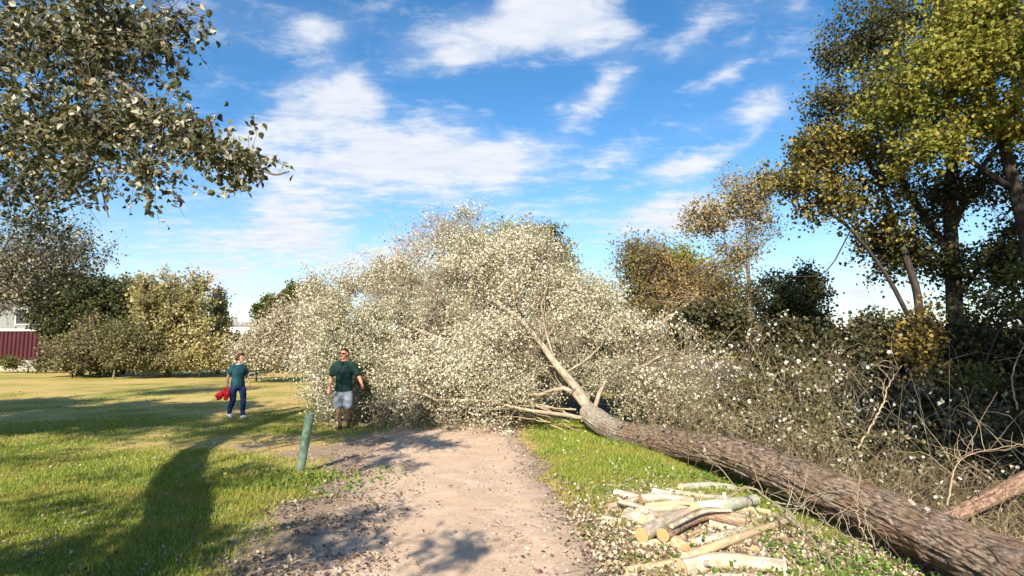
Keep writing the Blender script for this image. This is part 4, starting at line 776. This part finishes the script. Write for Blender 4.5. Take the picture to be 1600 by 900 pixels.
# leaf litter
x, y, r = scatter(90000, 3.0, 26, 403, 1.0)
d = x-path_c(y); dens_ = .12+1.1*np.exp(-((d+1.25)/.75)**2)*(1-sst(y, 8, 12))*sst(fbm(x*2, y*2, 61, 3), .3, .6)*1.1+.55*np.exp(-((d-1.4)/.35)**2)-.09*(np.abs(d) < 1.0)+.35*sst(x, 2.0, 3.5)
dens_ *= np.where(y > 13, .3, 1); keep = r.random(len(x)) < dens_; x, y = x[keep], y[keep]; n = len(x)
c = np.stack([x, y, gz(x, y)+.020+.012*r.random(n)], 1); V, f = leaf_verts(c, (.020+.024*r.random(n))*(1+.02*y), TQ, r, 2.2)
V[:, 2] = np.maximum(V[:, 2], np.repeat(gz(x, y), 4)+.012)
tag(link('fallen_leaves', mesh_np('fallen_leaves', V, f), LITTER), 'brown and whitish dead leaves strewn over path edge and lawn', 'leaves', kind='stuff'); print('litter', n)
# white leaves near the heap and verge
x, y, r = scatter(24000, 3.5, 14, 404, .9); d = x-path_c(y); k_ = (r.random(len(x)) < .20*sst(d, 1.3, 2.0)*(1-sst(x, 5, 6))+.003*(d < -1)); x, y = x[k_], y[k_]; n = len(x)
c = np.stack([x, y, gz(x, y)+.04+.03*r.random(n)], 1); V, f = leaf_verts(c, .018+.026*r.random(n), TQ, r, 1.2)
tag(link('pale_leaves', mesh_np('pale_leaves', V, f), L_WHITE), 'whitish poplar leaves scattered through the grass by the logs', 'leaves', kind='stuff')
r = np.random.default_rng(407); n = 26000; x = r.normal(2.15, .75, n); y = r.normal(5.5, .85, n); k_ = x-path_c(y) > 1.25; x, y = x[k_], y[k_]; n = len(x)
c = np.stack([x, y, gz(x, y)+.035+.03*r.random(n)], 1); V, f = leaf_verts(c, .02+.035*r.random(n), TQ, r, 1.4)
tag(link('wood_debris', mesh_np('wood_debris', V, f), leafmat('debris', [(0, (.10, .07, .04)), (.4, (.30, .22, .13)), (.75, (.5, .42, .29)), (1, (.68, .6, .46))], .1)), 'tan chips and withered leaves littering the ground round the log heap', 'debris', kind='stuff')
x, y, r = scatter(16000, 3.2, 14, 409, .5); k_ = np.abs(x-path_c(y)) < 1.3; x, y = x[k_], y[k_]; n = len(x); sz = (.004+.012*r.random(n)**3)
oc = np.array([[1, 0, 0], [-1, 0, 0], [0, 1, 0], [0, -1, 0], [0, 0, .7], [0, 0, -.7]], float); V = np.stack([x, y, gz(x, y)+.014], 1)[:, None]+oc[None]*sz[:, None, None]*(.7+.6*r.random((n, 6, 1)))
f = np.concatenate([(np.arange(n)*6)[:, None]+np.array([a_]) for a_ in ([0, 2, 4], [2, 1, 4], [1, 3, 4], [3, 0, 4])]); tag(link('pebbles', mesh_np('pebbles', V.reshape(-1, 3), f), leafmat('pebble', [(0, (.16, .12, .09)), (.6, (.4, .32, .25)), (1, (.66, .6, .52))], .0)), 'small stones and crumbs on the dirt path', 'pebbles', kind='stuff')
# small twigs and chips
x, y, r = scatter(9000, 3.2, 14, 405, .8); d = x-path_c(y); k_ = r.random(len(x)) < .12+.4*(d > 1.2)*(x < 5)+.25*np.exp(-((d+1.3)/.5)**2); x, y = x[k_], y[k_]; n = len(x); A = np.stack([x, y, gz(x, y)+.022], 1); an = r.uniform(0, 2*pi, n); l = .03+.14*r.random(n)**2
a = Acc(); twigs(a, A, A+np.stack([np.cos(an)*l, np.sin(an)*l, .01*r.random(n)], 1), .0028, .0015); tag(link('twig_litter', a.mesh('twig_litter'), B_GREY), 'small broken twigs and chips littering the ground', 'twigs', kind='stuff')
# broadleaf weeds at the post, under the stem and near corner
x, y, r = scatter(120000, 3.4, 13, 406, 1.0)
wd_ = np.exp(-(((x+2.75)/.75)**2+((y-7.75)/.55)**2))*.9+np.exp(-(((x-3.6)/1.3)**2+((y-4.9)/.9)**2))*.8+.9*np.exp(-(((x-2.9)/1.2)**2+((y-8.0)/.7)**2))*.7+np.exp(-(((x+2.6)/1.3)**2+((y-12.6)/.5)**2))*.7+.6*np.exp(-(((x-2.2)/.5)**2+((y-11)/.8)**2))
k_ = r.random(len(x)) < wd_*sst(fbm(x*3, y*3, 66, 3), .3, .55); x, y = x[k_], y[k_]; n = len(x); c = np.stack([x, y, gz(x, y)+.02+.10*r.random(n)], 1); V, f = leaf_verts(c, .03+.03*r.random(n), TQ, r, .6)
tag(link('weeds', mesh_np('weeds', V, f), WEED), 'green broad leaved weeds round the tree guard and under the fallen stem', 'weeds', kind='stuff'); print('weeds', n)

# ------------------------------------------------------------------ green tree guard
g0 = G(468, 738); top = P(485, 647, g0[1]+.05); e = empty('tree_guard', g0, 'leaning green plastic tree guard tube standing at the lawn edge', 'tree guard')
a = Acc(); q = smooth_line([g0-[0, 0, .05], (g0+top)/2, top], 24); rr = np.linspace(.058, .064, 24)+.003*np.sin(np.arange(24)*1.3)
tube(a, q, rr, 28, lambda th, L: .03*np.sin(th*3+L*3)); tube(a, q[::-1], (rr-.005)[::-1], 28)
t_, N_, B_ = frames(q); m, t = newmat('green_plastic'); ob = t.new('ShaderNodeTexCoord').outputs['Object']; n_ = t.noise(ob, 7, 5, .6); finish(t, pbsdf(t, t.mix(t.ss(n_, .35, .65), (.05, .095, .066, 1), (.15, .21, .16, 1)), .5, bump(t, n_, .2, .01), .4))
link('tube', a.mesh('tube'), m, e); a = Acc(); tube(a, [top-[0, 0, .012], top, top+[0, 0, .006]], [.067, .070, .066], 28); tube(a, [top+[0, 0, .006], top-[0, 0, .012]], [.059, .059], 28); link('rim', a.mesh('rim'), m, e)

# ------------------------------------------------------------------ people
def loft(bm_acc, rings, sides=20, cap=True):
    """rings: (x,y,z, rx, ry) horizontal ellipses (z varying)"""
    th = np.linspace(0, 2*pi, sides, endpoint=False); V = []
    for (x, y, z, rx, ry) in rings: V.append(np.stack([x+rx*np.cos(th), y+ry*np.sin(th), np.full(sides, z)], 1))
    k = len(rings); V = np.concatenate(V+[np.array([[rings[0][0], rings[0][1], rings[0][2]]]), np.array([[rings[-1][0], rings[-1][1], rings[-1][2]]])])
    f4 = [[r_*sides+j, r_*sides+(j+1) % sides, (r_+1)*sides+(j+1) % sides, (r_+1)*sides+j] for r_ in range(k-1) for j in range(sides)]
    bm_acc.add(V, np.array(f4)); c0 = k*sides
    off = bm_acc.n-len(V); bm_acc.f.setdefault(3, []).append(np.array([[c0, (j+1) % sides, j] for j in range(sides)]+[[c0+1, (k-1)*sides+j, (k-1)*sides+(j+1) % sides] for j in range(sides)])+off)
def limb(a, pts, rad, sides=14):
    pts = np.asarray(pts, float); rad = np.asarray(rad, float); n = 5*(len(pts)-1)+1; q = smooth_line(pts, n); rr = np.interp(np.linspace(0, 1, n), np.linspace(0, 1, len(pts)), rad)
    d0 = unit(q[0]-q[1])*rr[0]; d1 = unit(q[-1]-q[-2])*rr[-1]
    q = np.vstack([q[0]+d0, q[0]+d0*.6, q, q[-1]+d1*.6, q[-1]+d1]); rr = np.concatenate([[.0005, rr[0]*.75], rr, [rr[-1]*.75, .0005]]); tube(a, q, rr, sides, None, True)
def ball(a, c, R, n=16):
    c = np.array(c); s = np.linspace(-1, 1, n)*.999; loft(a, [(c[0], c[1], c[2]+R[2]*sin(k*pi/2), max(R[0]*cos(k*pi/2), .001), max(R[1]*cos(k*pi/2), .001)) for k in s], 20)
def solid(name, a, mat, parent, voxel=.007, M=None, sm=3):
    fold = {'t_shirt': .045, 'shorts': .04, 'top': .035, 'jeans': .035, 'cloth': .06, 'hair': .012}.get(name, 0)
    me = a.mesh(name); bm_me = me
    import bmesh
    bm = bmesh.new(); bm.from_mesh(me); bmesh.ops.remove_doubles(bm, verts=bm.verts, dist=1e-5); bmesh.ops.recalc_face_normals(bm, faces=bm.faces); bm.to_mesh(me); bm.free()
    o = bpy.data.objects.new(name, me); COL.objects.link(o)
    md = o.modifiers.new('r', 'REMESH'); md.mode = 'VOXEL'; md.voxel_size = voxel; md.use_smooth_shade = True
    s = o.modifiers.new('s', 'SMOOTH'); s.iterations = sm; s.factor = .5
    dg = bpy.context.evaluated_depsgraph_get(); new = bpy.data.meshes.new_from_object(o.evaluated_get(dg)); o.modifiers.clear(); o.data = new; new.materials.clear(); new.materials.append(mat)
    if M is not None: new.transform(M)
    if fold:
        n_ = len(new.vertices); co = np.zeros(n_*3, np.float32); new.vertices.foreach_get('co', co); co = co.reshape(-1, 3); nr = np.zeros(n_*3, np.float32); new.vertex_normals.foreach_get('vector', nr); nr = nr.reshape(-1, 3)
        f_ = fbm(co[:, 0]*9+co[:, 2]*7, co[:, 2]*11-co[:, 0]*5+co[:, 1]*6, 33, 3)-.5; new.vertices.foreach_set('co', (co+nr*((f_+.22)*fold*.5)[:, None]).ravel().astype(np.float32)); new.update()
    o.parent = parent; o.matrix_parent_inverse = Matrix.Translation(-parent.location)
    return o
def hand(a, wrist, d, up, side, curl=.5, s=1.0):
    """wrist pos, d = direction of the fingers, up = palm normal, side = direction towards the thumb"""
    w0 = np.array(wrist, float); d = unit(np.array(d, float)); up = unit(np.array(up, float)-d*np.dot(up, d)); sd_ = np.cross(d, up)*side
    limb(a, [w0, w0+d*.045*s, w0+d*.085*s], [.025*s, .036*s, .034*s], 12)
    for k, (o, l) in enumerate([(.030, .072), (.010, .080), (-.010, .074), (-.029, .058)]):
        b = w0+d*.078*s+sd_*o*s; c1 = b+d*l*.42*s; d2 = unit(d*(1-curl)+up*curl); c2 = c1+d2*l*.33*s; d3 = unit(d*(1-curl*1.7)+up*curl*1.6); limb(a, [b, c1, c2, c2+d3*l*.28*s], [.0095*s, .009*s, .0083*s, .0072*s], 8)
    b = w0+d*.028*s+sd_*.026*s; limb(a, [b, b+(sd_*.8+d*.7+up*.25)*.035*s, b+(sd_*.9+d*1.3+up*.5)*.048*s], [.014*s, .0115*s, .009*s], 8)
def head(a, c, yaw, h=.235, s=1.0):
    """skull, jaw, nose, ears, neck. face looks to -Y turned by yaw"""
    R = Matrix.Rotation(yaw, 3, 'Z'); f = lambda x, y, z: np.array(R @ Vector((x, y, z)))*s+np.array(c)
    limb(a, [f(0, .018, .025), f(0, -.008, -.01)], [.083*s, .078*s], 20); ball(a, f(0, .012, .035), np.array([.077, .092, .085])*s); limb(a, [f(0, -.02, -.03), f(0, -.042, -.085)], [.062*s, .036*s], 16)
    limb(a, [f(0, -.092, .012), f(0, -.112, -.022)], [.010*s, .0155*s], 10); limb(a, [f(-.02, -.082, -.052), f(.02, -.082, -.052)], [.009*s]*2, 8)
    limb(a, [f(-.035, -.078, .026), f(.035, -.078, .026)], [.012*s]*2, 8)
    for q in (-1, 1): limb(a, [f(q*.082, .012, .02), f(q*.084, .008, -.018)], [.016*s, .011*s], 8)
    return f
def body_skin(name, hc): pass
SKIN_M = plain('tanned_skin', (.42, .215, .135), .55, .08, 30); SKIN_W = plain('light_skin', (.47, .28, .20), .55, .08, 30)
SHIRT_M = plain('dark_green_cotton', (.006, .026, .024), .9, .25, 6); SHORT_M = plain('pale_denim', (.20, .23, .28), .9, .15, 10); SHIRT_W = plain('teal_cotton', (.012, .062, .085), .9, .2, 8)
JEAN = plain('blue_jeans', (.014, .028, .10), .9, .3, 14); HAIR_M = plain('dark_brown_hair', (.022, .013, .009), .6, .3, 60); HAIR_W = plain('auburn_hair', (.075, .022, .014), .6, .3, 60)
SHOE_D = plain('brown_leather', (.07, .035, .022), .6, .2, 20); SHOE_W = plain('white_canvas', (.68, .66, .62), .7, .08, 20); LENS = plain('dark_lens', (.01, .01, .012), .12, .1, 5, .6); LIP = plain('lip', (.30, .10, .08), .6, .1, 20)
RED = plain('red_cloth', (.62, .018, .025), .75, .2, 18); EYE = plain('eye', (.05, .03, .02), .3, .1, 10)
def shoe(root, mat, ank, toe, M, w_=.045):
    a = Acc(); ank = np.array(ank, float); toe = np.array(toe, float); d = unit(toe-ank); heel = ank-d*.055; heel[2] = ank[2]
    limb(a, [heel, ank*.5+toe*.5, toe], [w_*.85, w_, w_*.85], 14); limb(a, [ank+[0, 0, .0], ank+[0, 0, .045]], [w_*1.02, w_*.98], 14)
    o = solid('shoe', a, mat, root, .006, M); return o

# the man
gm = G(535, 671); man = empty('person', gm, 'man walking in a dark green t-shirt, pale grey blue shorts and sunglasses', 'person'); S_ = 1.0
MT = Matrix.Translation(Vector(gm))
a = Acc(); hf = head(a, (.0, -.03, 1.655), radians(-18))
limb(a, [(0, .01, 1.44), (0, .0, 1.53), (0, -.015, 1.60)], [.068, .058, .056], 16)
loft(a, [(0, 0, .86, .15, .11), (0, 0, .95, .165, .115), (0, 0, 1.08, .145, .10), (0, -.005, 1.25, .175, .115), (0, 0, 1.38, .18, .11), (0, .01, 1.46, .10, .075)])
limb(a, [(-.17, .0, 1.42), (-.245, .01, 1.28), (-.285, .02, 1.14), (-.30, -.02, 1.0), (-.305, -.06, .885)], [.060, .053, .043, .040, .027]); hand(a, (-.305, -.062, .885), (-.02, -.12, -1), (.9, -.1, 0), -1, .35)
limb(a, [(.17, .0, 1.42), (.26, .02, 1.27), (.325, .05, 1.15), (.38, -.01, 1.06), (.425, -.09, 1.0)], [.060, .053, .043, .040, .027]); hand(a, (.425, -.09, 1.0), (.35, -.55, -.55), (-.5, -.2, -.6), 1, .4)
limb(a, [(-.09, 0, .90), (-.095, -.03, .70), (-.08, -.06, .50), (-.065, -.04, .32), (-.05, -.03, .09)], [.095, .080, .058, .056, .038]); limb(a, [(.09, 0, .90), (.105, -.03, .70), (.10, -.02, .50), (.085, .12, .35), (.075, .28, .18)], [.095, .080, .058, .055, .036])
limb(a, [(-.05, -.03, .06), (-.055, -.15, .04)], [.036, .03]); limb(a, [(.075, .28, .16), (.075, .23, .06)], [.034, .028])
solid('body', a, SKIN_M, man, .0062, MT, 2)
a = Acc(); loft(a, [(0, 0, .835, .192, .148), (0, 0, .90, .188, .145), (0, 0, 1.0, .180, .135), (0, -.005, 1.12, .178, .13), (0, -.01, 1.27, .205, .138), (0, 0, 1.38, .215, .13), (0, .01, 1.45, .16, .10), (0, .01, 1.49, .085, .078)], 26)
limb(a, [(-.16, .0, 1.415), (-.235, .01, 1.31), (-.265, .012, 1.21)], [.083, .075, .070]); limb(a, [(.16, .0, 1.415), (.25, .02, 1.30), (.285, .03, 1.22)], [.083, .075, .070]); solid('t_shirt', a, SHIRT_M, man, .009, MT, 4)
a = Acc(); loft(a, [(0, 0, .74, .17, .12), (0, 0, .80, .185, .13), (0, 0, .88, .172, .128)]); limb(a, [(-.09, 0, .80), (-.10, -.03, .64), (-.098, -.045, .52)], [.115, .108, .102]); limb(a, [(.09, 0, .80), (.112, -.03, .64), (.118, -.02, .53)], [.115, .108, .102]); solid('shorts', a, SHORT_M, man, .009, MT, 3)
a = Acc(); h0 = hf(0, .030, .062); ball(a, h0, np.array([.086, .092, .070])); limb(a, [hf(-.03, .07, .0), hf(.03, .07, .0)], [.05, .05]); limb(a, [hf(-.04, -.05, .102), hf(.045, -.05, .102)], [.026, .026]); solid('hair', a, HAIR_M, man, .006, MT, 1)
a = Acc(); limb(a, [hf(-.05, -.088, .018), hf(-.018, -.098, .016)], [.017, .018]); limb(a, [hf(.018, -.098, .016), hf(.05, -.088, .018)], [.018, .017]); limb(a, [hf(-.018, -.103, .02), hf(.018, -.103, .02)], [.005, .005]); limb(a, [hf(-.06, -.075, .022), hf(-.084, .01, .02)], [.004, .004]); limb(a, [hf(.06, -.075, .022), hf(.084, .01, .02)], [.004, .004]); solid('sunglasses', a, LENS, man, .003, MT, 1)
a = Acc(); limb(a, [hf(-.018, -.090, -.052), hf(.018, -.090, -.052)], [.006, .006]); solid('mouth', a, LIP, man, .002, MT, 1)
shoe(man, SHOE_D, (-.05, -.02, .045), (-.06, -.19, .04), MT); shoe(man, SHOE_D, (.075, .28, .15), (.075, .19, .05), MT)
# the woman, turned three quarters to the right
gw = G(369, 654); wom = empty('person', gw, 'woman walking in a teal top and blue jeans with a red cloth in her hand', 'person')
MW = Matrix.Translation(Vector(gw)) @ Matrix.Rotation(radians(50), 4, 'Z') @ Matrix.Scale(.925, 4)
a = Acc(); hf = head(a, (.02, -.07, 1.62), radians(22), s=.97)
limb(a, [(0, -.01, 1.42), (.005, -.03, 1.50), (.01, -.05, 1.56)], [.06, .05, .05], 16)
loft(a, [(0, 0, .86, .165, .125), (0, 0, .95, .17, .125), (0, 0, 1.08, .14, .105), (0, -.02, 1.24, .155, .125), (0, -.015, 1.36, .155, .10), (0, -.01, 1.44, .085, .07)])
limb(a, [(-.15, -.01, 1.39), (-.21, .03, 1.24), (-.235, .07, 1.10), (-.24, .07, .97), (-.245, .06, .86)], [.050, .044, .037, .034, .024]); hand(a, (-.245, .06, .86), (0, -.02, -1), (.9, 0, 0), -1, .75, .93)
limb(a, [(.15, -.01, 1.39), (.20, -.02, 1.24), (.225, -.02, 1.10), (.225, -.12, 1.0), (.22, -.20, .93)], [.050, .044, .037, .034, .024]); hand(a, (.22, -.20, .93), (0, -.5, -.8), (-.9, -.1, 0), 1, .4, .93)
limb(a, [(-.09, 0, .88), (-.09, .05, .68), (-.085, .06, .48), (-.075, .20, .30), (-.07, .28, .12)], [.09, .075, .054, .05, .036]); limb(a, [(.09, 0, .88), (.095, -.11, .70), (.09, -.17, .49), (.08, -.18, .30), (.075, -.20, .10)], [.09, .075, .054, .05, .036])
solid('body', a, SKIN_W, wom, .0062, MW, 2)
a = Acc(); loft(a, [(0, 0, .87, .180, .140), (0, 0, .95, .178, .142), (0, 0, 1.07, .163, .130), (0, -.025, 1.22, .178, .145), (0, -.02, 1.32, .178, .125), (0, -.01, 1.41, .12, .085), (0, -.01, 1.44, .09, .075)], 24); limb(a, [(-.14, -.01, 1.375), (-.19, .02, 1.28), (-.205, .035, 1.21)], [.070, .064, .060]); limb(a, [(.14, -.01, 1.375), (.185, -.02, 1.28), (.205, -.02, 1.21)], [.070, .064, .060]); solid('top', a, SHIRT_W, wom, .009, MW, 4)
a = Acc(); th = np.linspace(.15, 2*pi-.15, 18); limb(a, [(.085*sin(q), -.01-.085*cos(q)*.9, 1.435+.012*cos(q)) for q in np.linspace(-2.8, 2.8, 12)], [.016]*12, 8); solid('collar', a, plain('pale_blue_collar', (.28, .42, .50), .8), wom, .006, MW, 1)
a = Acc(); loft(a, [(0, 0, .80, .165, .13), (0, 0, .88, .178, .135), (0, 0, .93, .168, .128)]); limb(a, [(-.088, 0, .84), (-.09, .05, .68), (-.085, .06, .48), (-.075, .20, .30), (-.07, .27, .14)], [.105, .090, .070, .064, .058]); limb(a, [(.088, 0, .84), (.095, -.11, .70), (.09, -.17, .49), (.08, -.18, .30), (.075, -.20, .12)], [.105, .090, .070, .064, .058]); solid('jeans', a, JEAN, wom, .009, MW, 3)
a = Acc(); ball(a, hf(0, .035, .05), np.array([.092, .098, .082])); limb(a, [hf(-.05, .06, .01), hf(0, .09, -.03), hf(.05, .06, .01)], [.055, .058, .055]); limb(a, [hf(-.045, -.045, .10), hf(.045, -.045, .10)], [.032, .032]); limb(a, [hf(-.078, .0, .06), hf(-.084, .01, -.04)], [.026, .022]); limb(a, [hf(.078, .0, .06), hf(.084, .01, -.04)], [.026, .022]); solid('hair', a, HAIR_W, wom, .006, MW, 1)
a = Acc(); limb(a, [hf(-.018, -.090, -.052), hf(.018, -.090, -.052)], [.006, .006]); solid('mouth', a, LIP, wom, .002, MW, 1)
for q in (-1, 1): a = Acc(); ball(a, hf(q*.033, -.088, .008), np.array([.011, .008, .008]), 8); solid('eye', a, EYE, wom, .002, MW, 1)
shoe(wom, SHOE_W, (-.07, .28, .10), (-.07, .16, .035), MW, .042); shoe(wom, SHOE_W, (.075, -.20, .055), (.075, -.36, .07), MW, .042)
# red jacket bunched in her hand
hx = np.array(MW @ Vector((-.245, .06, .80))); e = empty('red_jacket', hx, 'bright red jacket dangling from the woman\'s hand', 'jacket'); a = Acc(); r = np.random.default_rng(8)
limb(a, [hx+[0, 0, .05], hx+[-.03, 0, -.04], hx+[-.12, 0, -.12], hx+[-.22, 0, -.19]], [.028, .048, .07, .05], 14); limb(a, [hx+[0, 0, .0], hx+[.02, -.02, -.12], hx+[-.02, -.02, -.24]], [.03, .055, .04], 12); limb(a, [hx+[-.06, .02, -.06], hx+[-.19, .02, -.13], hx+[-.27, .02, -.16]], [.04, .045, .03], 12); limb(a, [hx+[-.1, -.05, -.1], hx+[-.13, -.06, -.2], hx+[-.2, -.05, -.26]], [.035, .04, .02], 10)
solid('cloth', a, RED, e, .008, None, 1)
print('objects', len(bpy.data.objects))
